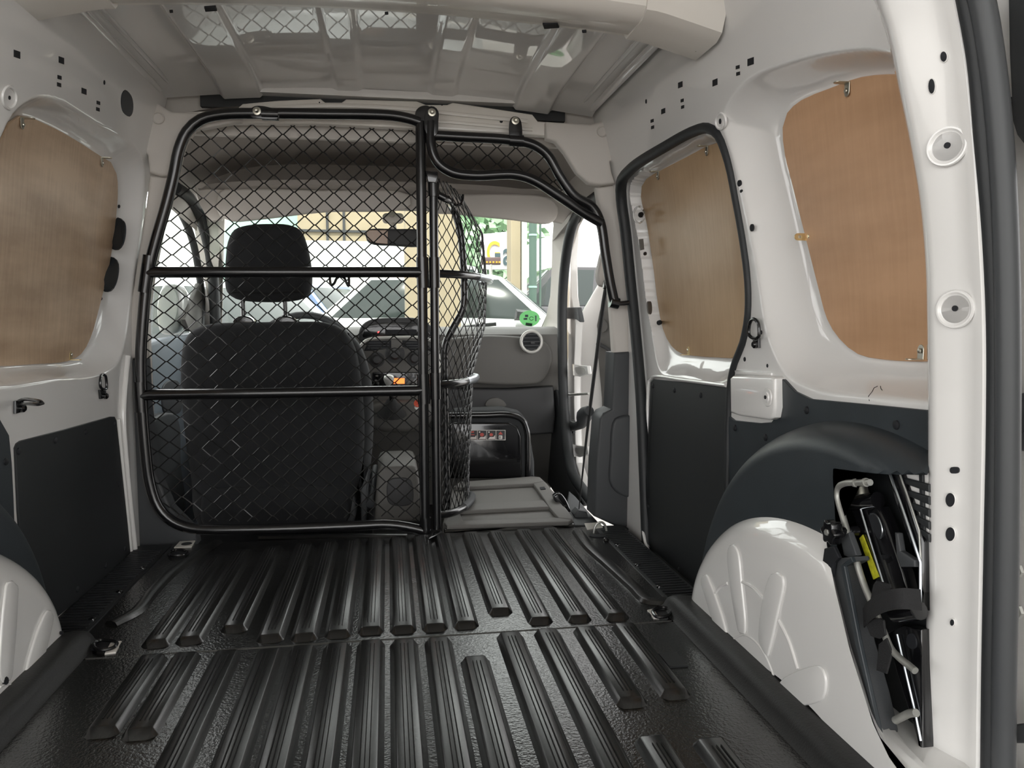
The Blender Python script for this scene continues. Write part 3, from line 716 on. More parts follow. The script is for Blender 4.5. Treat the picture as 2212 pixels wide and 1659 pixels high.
# ================================================================== CARGO MATS
def rib_vf(x, y0, y1, w=0.027, h=0.0125):
    # raised bar with sloping flanks and tapered ends
    cs = [(-w, 0), (-w + 0.004, h * 0.35), (-w + 0.0085, h * 0.9), (-w + 0.011, h), (0, h * 1.02), (w - 0.011, h), (w - 0.0085, h * 0.9), (w - 0.004, h * 0.35), (w, 0)]
    V = []; n = len(cs)
    st = [(y0, 0.0, .62), (y0 + 0.006, 0.45, .82), (y0 + 0.013, 0.92, .97), (y0 + 0.018, 1, 1), (y1 - 0.018, 1, 1), (y1 - 0.013, 0.92, .97), (y1 - 0.006, 0.45, .82), (y1, 0.0, .62)]
    for y, s, q in st:
        for a, b in cs: V.append((x + a * q, y, b * s - 0.0005))
    return V, grid_faces(len(st), n)
def add_rib(parent, x, y0, y1, w=0.027, h=0.0125):
    o = put('rib', *rib_vf(x, y0, y1, w, h), 'rubber_top', parent, angle=50)
    P = []
    for g in (-0.0068, 0.0, 0.0068):
        P.append(box_vf((x + g, (y0 + y1) / 2, h + 0.0004), (0.0014, y1 - y0 - 0.075, 0.0012)))
    multi('rib_groove', P, 'groove', o)
YS = 1.467
def mat_plate(name, y0, y1, xl, xr, label, lip):
    xs = []
    if 0:
        xs = [(xl - 0.075, 0.030), (xl - 0.050, 0.036), (xl - 0.030, 0.033), (xl - 0.012, 0.012), (xl, 0.002), (xl + 0.02, 0), (xr - 0.02, 0), (xr, 0.002), (xr + 0.012, 0.012), (xr + 0.030, 0.033), (xr + 0.050, 0.036), (xr + 0.075, 0.030)]
    else:
        xs = [(xl, 0), (xl + 0.05, 0), (xr - 0.05, 0), (xr, 0)]
    V = []
    top = [(y, 0.0) for y in np.linspace(y0 + 0.003, y1 - 0.003, 12)]
    rows = [(y0, -0.004)] + top + [(y1, -0.004)]
    for y, dz in rows:
        for x, z in xs: V.append((x, y, z + dz))
    n = len(xs); F = grid_faces(len(rows), n)
    o = len(V)
    for y, dz in rows:
        for x, z in xs: V.append((x, y, -0.0195))
    F += [tuple(i + o for i in q) for q in F]
    F += [(i, i + 1, o + i + 1, o + i) for i in range(n - 1)]
    k = (len(rows) - 1) * n
    F += [(k + i, k + i + 1, o + k + i + 1, o + k + i) for i in range(n - 1)]
    return put(name, V, F, 'rubber', None, label=label, cat='floor mat', group='moulded cargo mats', angle=45)
mat_f = mat_plate('cargo_mat', YS + 0.001, 2.20, -0.595, 0.60, 'black ribbed rubber mat half nearest the partition', False)
mat_r = mat_plate('cargo_mat', 0.45, YS - 0.001, -0.60, 0.612, 'black ribbed rubber mat half between the wheel arches', True)
for s_, x0_ in ((1, 0.572), (-1, 0.558)):
    cs = [(x0_, 0.0), (x0_ + 0.006, 0.004), (x0_ + 0.012, 0.018), (x0_ + 0.018, 0.028), (x0_ + 0.028, 0.032), (x0_ + 0.045, 0.032), (x0_ + 0.070, 0.029)]
    V = []
    st_ = [(0.45, 1), (1.50, 1), (1.525, 0.95), (1.545, 0.75), (1.553, 0.2)]
    for y, k in st_: V += [(s_ * x, y, z * k) for x, z in cs]
    put('side_lip', V, grid_faces(len(st_), len(cs)), 'lip', mat_r, angle=60)
for x, a, b in ((0.022, 1.487, 2.165), (0.085, 1.487, 2.165), (0.148, 1.49, 2.17), (0.227, 1.55, 2.175), (0.301, 1.487, 2.175), (0.382, 1.484, 2.18), (0.462, 1.482, 2.18), (-0.042, 1.492, 2.16), (-0.105, 1.485, 2.155), (-0.169, 1.48, 2.15), (-0.234, 1.485, 2.14), (-0.312, 1.545, 2.12), (-0.386, 1.50, 2.10), (-0.446, 1.495, 2.06)):
    add_rib(mat_f, x, a, b)
for x, a, b in ((0.022, .5, 1.452), (0.087, .5, 1.45), (0.148, .5, 1.357), (0.227, .5, 1.454), (0.302, .5, 1.458), (0.381, 1.135, 1.458), (0.461, 1.15, 1.462), (0.374, .5, 1.05), (0.456, .5, 1.03), (-0.040, .5, 1.46), (-0.102, .5, 1.455), (-0.165, .5, 1.455), (-0.226, .5, 1.45), (-0.302, .5, 1.455), (-0.374, 1.16, 1.458), (-0.432, 1.175, 1.458)):
    add_rib(mat_r, x, a, b)
# raised border with curved run at the right and left of the front mat
def strip(parent, name, px, z, w, h):
    P = [onZ(u, v, z) for u, v in px]
    V, F = tube_vf(P, w, 8, smooth=40)
    V = [np.array([p[0], p[1], z + (p[2] - z) * h / w]) for p in V]
    put(name, V, F, 'rubber_top', parent)
strip(mat_f, 'border_ridge', [(1248, 1150), (1275, 1185), (1320, 1225), (1372, 1272), (1405, 1300), (1440, 1300)], 0.0, 0.018, 0.010)
strip(mat_f, 'border_ridge', [(470, 1172), (420, 1205), (370, 1240), (330, 1280), (290, 1325), (240, 1350)], 0.0, 0.016, 0.009)
strip(mat_f, 'end_ridge', [(560, 1162), (760, 1158), (880, 1158)], 0.0, 0.012, 0.008)
strip(mat_f, 'end_ridge', [(960, 1147), (1090, 1138), (1180, 1134), (1240, 1135)], 0.0, 0.012, 0.008)
# small label on the rear mat
put('moulded_tab', *box_vf((0.505, 1.29, 0.0015), (0.035, 0.055, 0.003)), 'panel', mat_r)

# ---- ribbed plastic sill steps either side of the front mat
def sill(side, label):
    t = thing('sill_step', label, 'sill', (side * 0.655, 1.88, -0.01), 'ribbed sill steps')
    x0, x1 = (0.60, 0.692) if side > 0 else (0.597, 0.690)
    rslab('tread', [(side * x0, 1.555, 0.001), (side * x1, 1.555, 0.001), (side * x1, 2.20, 0.001), (side * x0, 2.20, 0.001)], (0, 0, -0.02), 'charcoal' if 0 else 'panel', t, bev=0.003)
    parts = []
    for i in range(34):
        y = 1.60 + i * 0.0165
        parts.append(box_vf((side * (x0 + x1) / 2, y, 0.002), ((x1 - x0) * 0.78, 0.006, 0.004)))
    multi('tread_ribs', parts, 'panel', t, kind='stuff')
    for y in (1.66, 1.82, 1.99):
        lathe('screw_head', [(0.008, 0), (0.007, 0.004), (0.002, 0.006)], (side * (x0 + 0.014), y, 0.001), (0, 0, 1), 'gloss', t, sides=12)
    return t
sill(1, 'ribbed black plastic sill step along the sliding door')
sill(-1, 'ribbed black plastic sill step under the left lining board')

# ---- lashing rings
def dring(pts, r, label, plate=None, extra=None, loc=None, m='steel_black'):
    c = np.mean([np.asarray(p, float) for p in pts], 0)
    t = thing('lashing_ring', label, 'ring', loc if loc is not None else (c[0], c[1], min(p[2] for p in pts)), 'lashing rings')
    tube('ring_loop', pts, r, m, t, sides=8, smooth=36, closed=True)
    if plate: rslab('base_plate', plate, (0, 0, -0.004), 'beam', t, bev=0.0008, steps=1)
    if extra: extra(t)
    return t
def cup(t, c, rx=0.03, ry=0.02):
    pts = [(c[0] + rx * math.cos(a), c[1] + ry * math.sin(a), c[2]) for a in [2 * math.pi * i / 20 for i in range(20)]]
    rslab('ring_recess', pts, (0, 0, -0.004), 'hole', t, bev=0.0005, steps=1)
def fl(px, z=0.003): return [onZ(u, v, z) for u, v in px]
p0 = onZ(1300, 1150, 0.0)
dring([onY(u, v, p0[1]) for u, v in [(1284, 1156), (1284, 1142), (1290, 1131), (1299, 1128), (1306, 1133), (1310, 1146), (1311, 1158)]], 0.0035, 'upright steel lashing ring at the front right of the floor', fl([(1262, 1130), (1296, 1128), (1302, 1138), (1268, 1142)], 0.004),
      lambda t: (cup(t, onZ(1296, 1156, 0.002), 0.032, 0.018), lathe('screw_head', [(0.009, 0), (0.007, 0.005), (0.001, 0.007)], onZ(1309, 1166, 0.002), (0, 0, 1), 'gloss', t, sides=12)), m='dullsteel')
dring(fl([(1410, 1322), (1416, 1315), (1434, 1312), (1446, 1316), (1448, 1324), (1440, 1331), (1420, 1333)], 0.006), 0.0035, 'flat lying lashing ring on the floor in front of the right wheel arch', fl([(1398, 1317), (1412, 1314), (1424, 1334), (1412, 1334)], 0.003), lambda t: cup(t, onZ(1430, 1324, 0.002)))
dring(fl([(204, 1390), (216, 1383), (240, 1384), (252, 1388), (246, 1398), (226, 1404), (208, 1402)], 0.006), 0.0035, 'flat lying lashing ring on the floor beside the left wheel arch', fl([(240, 1385), (263, 1384), (250, 1408), (226, 1411)], 0.003), lambda t: cup(t, onZ(228, 1394, 0.002)))
dring(fl([(366, 1193), (378, 1188), (396, 1188), (404, 1192), (392, 1200), (372, 1201)], 0.005), 0.0032, 'lashing ring folded flat at the front left corner of the floor', fl([(376, 1182), (388, 1169), (422, 1167), (414, 1180)], 0.004), lambda t: (cup(t, onZ(385, 1195, 0.002), 0.028, 0.02), cup(t, onZ(403, 1174, 0.0052), 0.014, 0.014)))
def wallring(side, loop, base, label, r=0.0034):
    pts = [surf(side, u, v, o) for u, v, o in loop]
    def ex(t):
        rslab('ring_bracket', [surf(side, u, v, 0.006) for u, v in base], (side * 0.006, 0, 0), 'steel_black', t, bev=0.0015)
        c = np.mean([surf(side, u, v, 0.006) for u, v in base[-3:]], 0)
        lathe('bolt', [(0.008, 0), (0.008, 0.005), (0.005, 0.008)], c, (-side, 0, 0), 'gloss', t, sides=10)
    dring(pts, r, label, None, ex)
wallring(1, [(1618, 722, .012), (1619, 702, .012), (1624, 691, .012), (1631, 690, .012), (1638, 699, .012), (1640, 716, .012), (1639, 727, .012), (1628, 731, .012)], [(1625, 728), (1637, 730), (1638, 752), (1626, 750)], 'black lashing ring hanging on the right pillar beside the sliding door')
wallring(-1, [(217, 835, .012), (217, 818, .012), (221, 809, .012), (227, 811, .012), (230, 824, .012), (230, 838, .012), (224, 841, .012)], [(217, 842), (230, 844), (229, 860), (219, 862)], 'black lashing ring on the left wall beside the partition')
wallring(-1, [(40, 868, .008), (50, 863, .02), (70, 864, .05), (88, 868, .075), (92, 871, .078), (84, 873, .075), (60, 872, .045), (44, 872, .012)], [(35, 866), (52, 862), (50, 890), (35, 894)], 'black lashing ring sticking out from the left wall above the lining board')

# ================================================================== PARTITION
YP = 2.175
def pp(px, y=YP): return [onY(u, v, y) for u, v in px]
part = thing('mesh_partition', 'black tube and wire mesh partition behind the driver seat', 'partition', onY(620, 1150, YP))
FR = [(908, 264), (890, 258), (850, 250), (700, 246), (560, 245), (480, 247), (434, 258), (404, 284), (386, 325), (376, 375), (360, 440), (337, 520), (320, 590), (309, 690), (304, 780), (306, 860), (313, 960), (324, 1045), (342, 1096), (372, 1126), (412, 1141), (460, 1144), (600, 1142), (760, 1136), (840, 1133), (890, 1140), (914, 1146)]
tube('frame_tube', pp(FR), 0.0145, 'steel_black', part, sides=14, smooth=120)
tube('upright_post', pp([(908, 262), (912, 600), (918, 1158)]), 0.0142, 'steel_black', part, sides=14)
tube('post_foot', pp([(919, 1118), (920, 1162)]), 0.0165, 'steel_black', part, sides=14)
tube('cross_bar', pp([(316, 590), (336, 588), (905, 588), (914, 590)], YP - 0.004), [0.012, 0.0145, 0.0145, 0.012], 'steel_black', part, sides=14)
tube('cross_bar', pp([(304, 856), (324, 853), (900, 844), (915, 842)], YP - 0.004), [0.012, 0.0145, 0.0145, 0.012], 'steel_black', part, sides=14)
for p, q in (((912, 556), (914, 622)), ((914, 808), (916, 872))): tube('joint_sleeve', pp([p, q]), 0.0175, 'steel_black', part, sides=14)
for p, q in (((323, 552), (312, 632)), ((303, 825), (306, 890))): tube('joint_sleeve', pp([p, q]), 0.0165, 'steel_black', part, sides=14)
def plate(parent, px, y, bolt, m='steel_black'):
    o = rslab('fixing_bracket', pp(sc(px, 30), y), (0, 0.006, 0), m, parent, bev=0.0015)
    if bolt:
        lathe('bolt', [(0.0115, 0), (0.0105, 0.003), (0.006, 0.004), (0.003, 0.002)], onY(*bolt, y), (0, -1, 0), 'zinc', o, sides=18)
plate(part, [(541, 250), (541, 236), (550, 229), (575, 230), (600, 240), (604, 250), (600, 256), (560, 256)], YP - 0.012, (555, 240))
tube('clamp', pp([(566, 246), (602, 247)]), 0.0168, 'steel_black', part, sides=14)
plate(part, [(898, 262), (898, 240), (908, 230), (924, 228), (934, 236), (934, 264), (920, 272), (904, 272)], YP - 0.010, None)
rslab('bottom_plate', pp([(806, 1132), (846, 1131), (870, 1141), (872, 1146), (820, 1146)], YP - 0.012), (0, 0.012, 0), 'steel_black', part, bev=0.003)
rslab('foot_plate', [onZ(u, v, 0.014) for u, v in [(918, 1158), (950, 1142), (956, 1148), (926, 1163)]], (0, 0, -0.01), 'steel_black', part, bev=0.003)
# twin coat hook behind the upper cross bar
tube('hook', pp([(713, 592), (713, 606), (716, 616), (722, 612), (727, 602), (735, 597), (744, 601), (749, 612), (753, 618), (754, 606), (753, 594)], YP + 0.02), 0.0035, 'steel_black', part, sides=8, smooth=50)

def inside(poly, x, z):
    c = False; N = len(poly)
    for i in range(N):
        a = poly[i]; b = poly[(i + 1) % N]
        if (a[1] > z) != (b[1] > z) and x < a[0] + (z - a[1]) * (b[0] - a[0]) / (b[1] - a[1]): c = not c
    return c
def wire_net(name, parent, poly, to3d, cw, ch, r, u0, u1, v0, v1, flat=0.16, sides=4, phase=(0, 0), warp=None):
    """zig-zag woven wires in (u, v) surface metres, kept where inside poly (u, v)"""
    V = []; F = []
    row = 0; v = v0 + phase[1]
    while v < v1 + ch:
        pts = []; k = 0; u = u0 + phase[0] - (cw / 2 if row % 2 else 0)
        while u < u1 + cw:
            f = flat * cw / 2
            # valley then peak
            pts += [(u - f / 2, v), (u + f / 2, v), (u + cw / 2 - f / 2, v + ch / 2), (u + cw / 2 + f / 2, v + ch / 2)]
            u += cw
        run = []
        dense = []
        for a, b in zip(pts[:-1], pts[1:]):
            n = 5 if abs(a[1] - b[1]) > 1e-6 else 1
            for i in range(n): dense.append((a[0] + (b[0] - a[0]) * i / n, a[1] + (b[1] - a[1]) * i / n))
        def flush():
            if len(run) > 1:
                vv, ff = tube_vf([to3d(*q) for q in run], r, sides, base=len(V), caps=False)
                V.extend(vv); F.extend(ff)
        for q in dense:
            if inside(poly, *q): run.append(q)
            else:
                flush(); run = []
        flush()
        v += ch / 2; row += 1
    put(name, V, F, 'wire', parent, kind='stuff', angle=80)
# main panel: outline in (x, z); the net is pulled back a little away from the tubes
fp = [onY(u, v, YP) for u, v in sc([(u, v) for u, v in FR], 90)]
c0 = np.mean(fp, 0)
poly = [((p[0]), (p[2])) for p in fp]
xl, xr = min(p[0] for p in poly), max(p[0] for p in poly)
zb, zt = min(p[1] for p in poly), max(p[1] for p in poly)
P2 = np.array(poly)
def edge_x(z):     # left edge of the frame at height z
    s = [p[0] for p in poly if abs(p[1] - z) < 0.03 and p[0] < -0.2]
    return min(s) if s else xl
EX = [(z, edge_x(z)) for z in np.linspace(zb, zt, 40)]
EZ = np.array([e[0] for e in EX]); EXX = np.array([e[1] for e in EX])
def net_main(x, z):
    e = float(np.interp(z, EZ, EXX))
    dl = max(0.0, x - e); dr = max(0.0, xr - x)
    pull = 0.075 * min(1.0, dl / 0.07) * 0.5 + 0.075 * min(1.0, dr / 0.05) * 0.5
    return (x, YP + 0.004 + pull, z)
# compress columns near both edges (the net turns back towards the tubes there)
def squeeze(x, z):
    e = float(np.interp(z, EZ, EXX))
    w = xr - e; t = (x - e) / w
    return x
CW, CH = 0.0540, 0.0448
wire_net('wire_mesh', part, poly, net_main, CW, CH, 0.0017, xl - 0.06, xr, zb - 0.05, zt)

# upper right fixed section
up = thing('partition_top_section', 'upper right mesh section of the partition with two curved tubes', 'partition', onY(1110, 380, YP))
OT = [(930, 292), (1000, 296), (1100, 302), (1150, 312), (1182, 334), (1212, 384), (1242, 424), (1278, 446), (1296, 478), (1308, 550), (1318, 610), (1328, 655)]
IT = [(930, 262), (931, 310), (944, 348), (974, 371), (1020, 379), (1110, 377), (1150, 388), (1210, 425), (1262, 460), (1300, 482)]
tube('frame_tube', pp(OT), 0.0142, 'steel_black', up, sides=14, smooth=80)
tube('frame_tube', pp(IT, YP - 0.006), 0.0142, 'steel_black', up, sides=14, smooth=80)
plate(up, [(918, 282), (920, 240), (926, 230), (938, 230), (947, 240), (947, 262), (944, 290), (930, 296)], YP - 0.016, (933, 243))
plate(up, [(1102, 296), (1101, 262), (1106, 253), (1113, 251), (1121, 254), (1126, 263), (1126, 300), (1112, 304)], YP - 0.012, (1113, 261))
tube('clamp', pp([(1100, 303), (1130, 305)]), 0.0168, 'steel_black', up, sides=14)
tube('end_clamp', pp([(1318, 652), (1336, 656)]), 0.0165, 'steel_black', up, sides=14)
tube('anchor_bolt', pp([(1330, 656), (1348, 655), (1366, 653)]), 0.007, 'steel_black', up, sides=10)
poly2 = [(p[0], p[2]) for p in pp(OT[:9]) + pp(IT[::-1])]
wire_net('wire_mesh', up, poly2, lambda x, z: (x, YP + 0.012, z), CW, CH, 0.0017, 0.0, 0.7, 0.8, 1.25, phase=(0.012, 0.01))

# hinged gate, swung forward into the cab
gate = thing('partition_gate', 'open mesh gate of the partition with bowed steel bars', 'gate', onY(940, 1140, YP))
tube('hinge_post', pp([(936, 372), (938, 600), (944, 1142)], YP + 0.004), 0.0125, 'steel_black', gate, sides=14)
for p, q in (((938, 556), (939, 622)), ((940, 805), (941, 862)), ((936, 395), (937, 425))): tube('joint_sleeve', pp([p, q], YP + 0.004), 0.0155, 'steel_black', gate, sides=14)
rslab('latch_block', pp([(919, 368), (946, 372), (946, 386), (942, 396), (924, 394)], YP - 0.012), (0, 0.02, 0), 'gloss', gate, bev=0.003)
def gx(z):      # how far the bowed bars stand out at each height (narrower towards the foot)
    return float(np.interp(z, [0.0, 0.12, 0.45, 0.60, 0.75, 0.9, 1.02], [0.62, 0.62, 0.72, 1.0, 1.04, 0.95, 0.35]))
x_h = onY(940, 600, YP)[0]
BOW = [(0.0, 0.0), (0.05, 0.035), (0.095, 0.09), (0.135, 0.17), (0.17, 0.27), (0.19, 0.38), (0.17, 0.44)]   # (dx, dy) from the hinge
def gate_pt(s, z):
    k = gx(z); s = max(0.0, min(1.0, s)) * (len(BOW) - 1)
    i = min(int(s), len(BOW) - 2); f = s - i
    dx = BOW[i][0] + (BOW[i + 1][0] - BOW[i][0]) * f; dy = BOW[i][1] + (BOW[i + 1][1] - BOW[i][1]) * f
    return np.array([x_h + dx * k, YP + 0.01 + dy * k, z])
for z, nm, s1 in ((onY(940, 590, YP)[2], 'gate_bar', 0.95), (onY(940, 832, YP)[2], 'gate_bar', 0.9), (0.055, 'gate_bar', 0.95)):
    tube(nm, [gate_pt(s, z) + np.array([0.010 * min(1, s * 5), 0, 0]) for s in np.linspace(0, s1, 14)], 0.0115, 'steel_black', gate, sides=12)
    tube('bare_bar_end', [gate_pt(s, z) + np.array([0.010, 0, 0]) for s in np.linspace(0.45, s1 + 0.02, 12)], 0.0122, 'chrome' if z > 0.1 else 'charcoal', gate, sides=12)
tube('frame_tube', [onY(u, v, YP + 0.16) if i > 1 else onY(u, v, YP + 0.02) for i, (u, v) in enumerate([(944, 420), (960, 428), (980, 452), (994, 500), (1000, 560), (1003, 620), (1000, 668), (980, 706), (962, 745), (960, 800), (962, 900), (964, 1000), (966, 1100)])], 0.011, 'steel_black', gate, sides=12, smooth=60)
tube('hook', [onY(u, v, YP + 0.12) for u, v in [(968, 424), (976, 436), (986, 443), (995, 441), (999, 432), (1000, 420)]], 0.004, 'steel_black', gate, sides=8, smooth=30)
Lg = 0.48
polyg = [(0.0, 0.05), (Lg, 0.05), (Lg, 0.90), (Lg * 0.9, 0.97), (Lg * 0.55, 1.0), (0.0, 1.02)]
wire_net('wire_mesh', gate, polyg, lambda u, v: gate_pt(u / Lg, v), 0.046, 0.0448, 0.0016, -0.02, Lg, 0.0, 1.03, phase=(0.01, 0))

# ================================================================== JACK STOWED BEHIND THE RIGHT WHEEL ARCH
XJ = 0.672
def jx(px, x=XJ): return [onX(min(u, 1986 + (x - 0.672) * 500), v, x) for u, v in px]
def jv(px, x): return [onX(min(u, 2006), v, x) for u, v in px]
hold = thing('jack_holder', 'black jack holder with star knob at the right wheel arch', 'holder', onX(1900, 1600, 0.69))
rslab('liner', jx([(1796, 1046), (1812, 1022), (1895, 1006), (1946, 1012), (1990, 1140), (2075, 1150), (2075, 1660), (1990, 1660), (1905, 1590), (1850, 1420), (1800, 1230)], 0.708), (0.012, 0, 0), 'panel', hold, bev=0.001, steps=1)
rslab('shroud', jx([(1802, 1218), (1812, 1206), (1836, 1203), (1838, 1212), (1820, 1222), (1826, 1260), (1850, 1390), (1880, 1500), (1898, 1585), (1888, 1572), (1868, 1520), (1834, 1390), (1806, 1270), (1798, 1250)], 0.640), (0.03, 0, 0), 'charcoal', hold, bev=0.002)
rslab('shroud_edge', jx([(1838, 1203), (1842, 1214), (1824, 1224), (1856, 1390), (1900, 1588), (1893, 1580), (1848, 1395), (1816, 1222)], 0.636), (0.006, 0, 0), 'archplastic', hold, bev=0.001, steps=1)
c = onX(1786, 1150, 0.625)
star = []
for i in range(48):
    a = 2 * math.pi * i / 48; r = 0.0165 + 0.0022 * math.cos(6 * a)
    star.append(c + np.array([0, r * math.cos(a), r * math.sin(a)]))
kn = rslab('star_knob', star, (0.018, 0, 0), 'gloss', hold, bev=0.003)
lathe('knob_stem', [(0.008, 0), (0.008, 0.03)], c + np.array([0.018, 0, 0]), (1, 0, 0), 'gloss', hold, sides=12)
lathe('knob_nut', [(0.005, 0), (0.0045, 0.002)], c, (-1, 0, 0), 'dullsteel', kn, sides=6)
rslab('lug', jx([(1815, 1160), (1832, 1150), (1850, 1200), (1836, 1206), (1822, 1200)], 0.65), (0.01, 0, 0), 'charcoal', hold, bev=0.002)
rslab('dark_flap', jx([(1780, 1185), (1800, 1180), (1812, 1205), (1800, 1216), (1796, 1246), (1774, 1230)], 0.632), (0.006, 0, 0), 'hole', hold, bev=0.001, steps=1)
vent = thing('vent_grille', 'small grille of dark slats over white steel behind the jack', 'grille', onX(1985, 1140, 0.72))
rslab('backing', jv([(1940, 1012), (2070, 1020), (2070, 1160), (1985, 1150)], 0.690), (0.004, 0, 0), 'white', vent, bev=0.001, steps=1)
for i in range(5):
    v0 = 1030 + i * 27
    rslab('slat', jv([(1946 + i * 9, v0), (2070, v0 + 16), (2070, v0 + 34), (1952 + i * 9, v0 + 15)], 0.684), (0.005, 0, 0), 'panel', vent, bev=0.002)
rslab('slat_upright', jv([(1984, 1020), (1992, 1020), (1996, 1150), (1988, 1150)], 0.686), (0.004, 0, 0), 'panel', vent, bev=0.001)

jack = thing('scissor_jack', 'black scissor jack with yellow sticker strapped behind the wheel arch', 'jack', onX(1930, 1600, XJ))
rslab('upper_arm', jx([(1836, 1094), (1858, 1092), (1896, 1096), (1912, 1130), (1950, 1240), (1965, 1300), (1940, 1330), (1912, 1320), (1880, 1220), (1852, 1140)], 0.676), (0.02, 0, 0), 'gloss', jack, bev=0.003)
tube('arm_edge', jx([(1858, 1096), (1880, 1170), (1905, 1250), (1918, 1290)], 0.672), 0.0018, 'chrome', jack, sides=6)
rslab('arm_slot', jx(sc([(1876, 1112), (1886, 1108), (1898, 1118), (1906, 1145), (1906, 1160), (1898, 1166), (1884, 1140)], 20), 0.6745), (0.004, 0, 0), 'hole', jack, bev=0.0005, steps=1)
tube('slot_rim', jx([(1880, 1110), (1890, 1110), (1899, 1122), (1906, 1146), (1902, 1163)], 0.674), 0.0012, 'chrome', jack, sides=6, smooth=16)
rslab('yellow_label', jx([(1856, 1163), (1863, 1155), (1898, 1246), (1886, 1252)], 0.6735), (0.002, 0, 0), 'yellow', jack, bev=0.0003, steps=1)
rslab('outer_arm', jx([(1903, 985), (1925, 983), (1934, 996), (1958, 1070), (1990, 1170), (2030, 1270), (2030, 1320), (2005, 1280), (1965, 1180), (1930, 1080)], 0.680), (0.02, 0, 0), 'gloss', jack, bev=0.005)
tube('arm_edge', jx([(1914, 1000), (1950, 1100), (1990, 1215), (2030, 1330)], 0.676), 0.0022, 'chrome', jack, sides=6)
tube('arm_edge', jx([(1932, 992), (1960, 1070), (1985, 1145), (2020, 1220)], 0.679), 0.0013, 'dullsteel', jack, sides=6)
rslab('lower_arm', jx([(1914, 1366), (1950, 1350), (1990, 1360), (2020, 1400), (2040, 1640), (1990, 1640), (1970, 1560), (1935, 1450)], 0.682), (0.02, 0, 0), 'gloss', jack, bev=0.003)
tube('arm_edge', jx([(1938, 1370), (1956, 1450), (1975, 1530), (1996, 1600)], 0.678), 0.0018, 'chrome', jack, sides=6)
rslab('arm_slot', jx(sc([(1960, 1372), (1970, 1368), (1978, 1380), (1978, 1398), (1968, 1402), (1958, 1392)], 20), 0.6805), (0.004, 0, 0), 'hole', jack, bev=0.0005, steps=1)
tube('pivot_pin', jx([(1836, 1086), (1896, 1080)], 0.674), 0.0115, 'gloss', jack, sides=14)
tube('cross_pin', jx([(1935, 1325), (2020, 1318)], 0.670), 0.0125, 'gloss', jack, sides=14)
tube('ball_bearing', jx([(1858, 1054), (1862, 1070)], 0.672), 0.0105, 'zinc', jack, sides=16)
tube('thread_tube', jx([(1828, 1225), (1838, 1262), (1868, 1380), (1886, 1450), (1900, 1520), (1904, 1560)], 0.664), 0.0098, 'gloss', jack, sides=14, smooth=30)
for i in range(6):
    a = onX(1836 + i * 1.4, 1238 + i * 5.2, 0.664); b = onX(1836.5 + i * 1.4, 1240 + i * 5.2, 0.664)
    tube('thread_ridge', [a, b], 0.0106, 'dullsteel' if i % 2 else 'panel', jack, sides=14)
rslab('lever', jx([(1932, 1150), (1938, 1152), (1944, 1190), (1975, 1210), (1975, 1225), (1945, 1225), (1936, 1200)], 0.672), (0.01, 0, 0), 'charcoal', jack, bev=0.002)
crank = thing('jack_crank', 'dull steel jack crank rod bent at the top', 'crank', onX(1960, 1480, 0.655))
tube('rod', jx([(1880, 1042), (1850, 1043), (1826, 1044), (1812, 1052), (1809, 1070), (1822, 1120), (1842, 1185), (1866, 1262), (1890, 1318), (1910, 1368), (1924, 1400), (1944, 1422), (1964, 1438), (1977, 1449)], 0.655), 0.0047, 'dullsteel', crank, sides=12, smooth=70)
tube('rod_eye', jx([(1846, 1043), (1850, 1043)], 0.655), 0.0062, 'dullsteel', crank, sides=12)
tube('rod_eye', jx([(1868, 1042), (1872, 1042)], 0.655), 0.0062, 'dullsteel', crank, sides=12)
tube('wheel_wrench', jx([(1934, 1556), (1950, 1548), (1965, 1541), (1979, 1540)], 0.660), 0.0052, 'dullsteel', None, sides=12, smooth=20, label='short dull steel rod low beside the rear pillar', cat='wrench')
def band(path, wv, m, name, parent, th=0.0016):
    P = [np.asarray(p, float) for p in catmull(path, 30)]; W = np.asarray(wv, float); V = []
    for i, p in enumerate(P):
        t = P[min(i + 1, len(P) - 1)] - P[max(i - 1, 0)]; n = np.cross(t, W); n /= (np.linalg.norm(n) + 1e-12)
        V += [p - W / 2 - n * th / 2, p + W / 2 - n * th / 2, p + W / 2 + n * th / 2, p - W / 2 + n * th / 2]
    F = []
    for i in range(len(P) - 1):
        for k in range(4): F.append((i * 4 + k, i * 4 + (k + 1) % 4, (i + 1) * 4 + (k + 1) % 4, (i + 1) * 4 + k))
    F += [(0, 1, 2, 3), tuple(len(V) - 4 + k for k in range(4))]
    return put(name, V, F, m, parent)
strap = thing('jack_strap', 'black webbing strap wrapped around the jack', 'strap', onX(1920, 1420, 0.645))
rslab('strap_tail', jx([(1886, 1262), (1892, 1254), (1922, 1262), (1924, 1270), (1910, 1300), (1876, 1312)], 0.640), (0.003, 0, 0), 'webbing', strap, bev=0.0008, steps=1)
band([onX(1866, 1335, 0.65), onX(1880, 1318, 0.637), onX(1910, 1300, 0.634), onX(1950, 1293, 0.640), onX(1990, 1296, 0.66)], (0, 0.004, 0.026), 'webbing', 'strap_band', strap)
rslab('strap_loop', jx([(1866, 1340), (1900, 1335), (1908, 1340), (1912, 1372), (1898, 1380), (1880, 1374)], 0.644), (0.003, 0, 0), 'webbing', strap, bev=0.0008, steps=1)
rslab('strap_end', jx([(1898, 1390), (1914, 1378), (1926, 1410), (1914, 1456), (1892, 1448)], 0.650), (0.003, 0, 0), 'webbing', strap, bev=0.0008, steps=1)

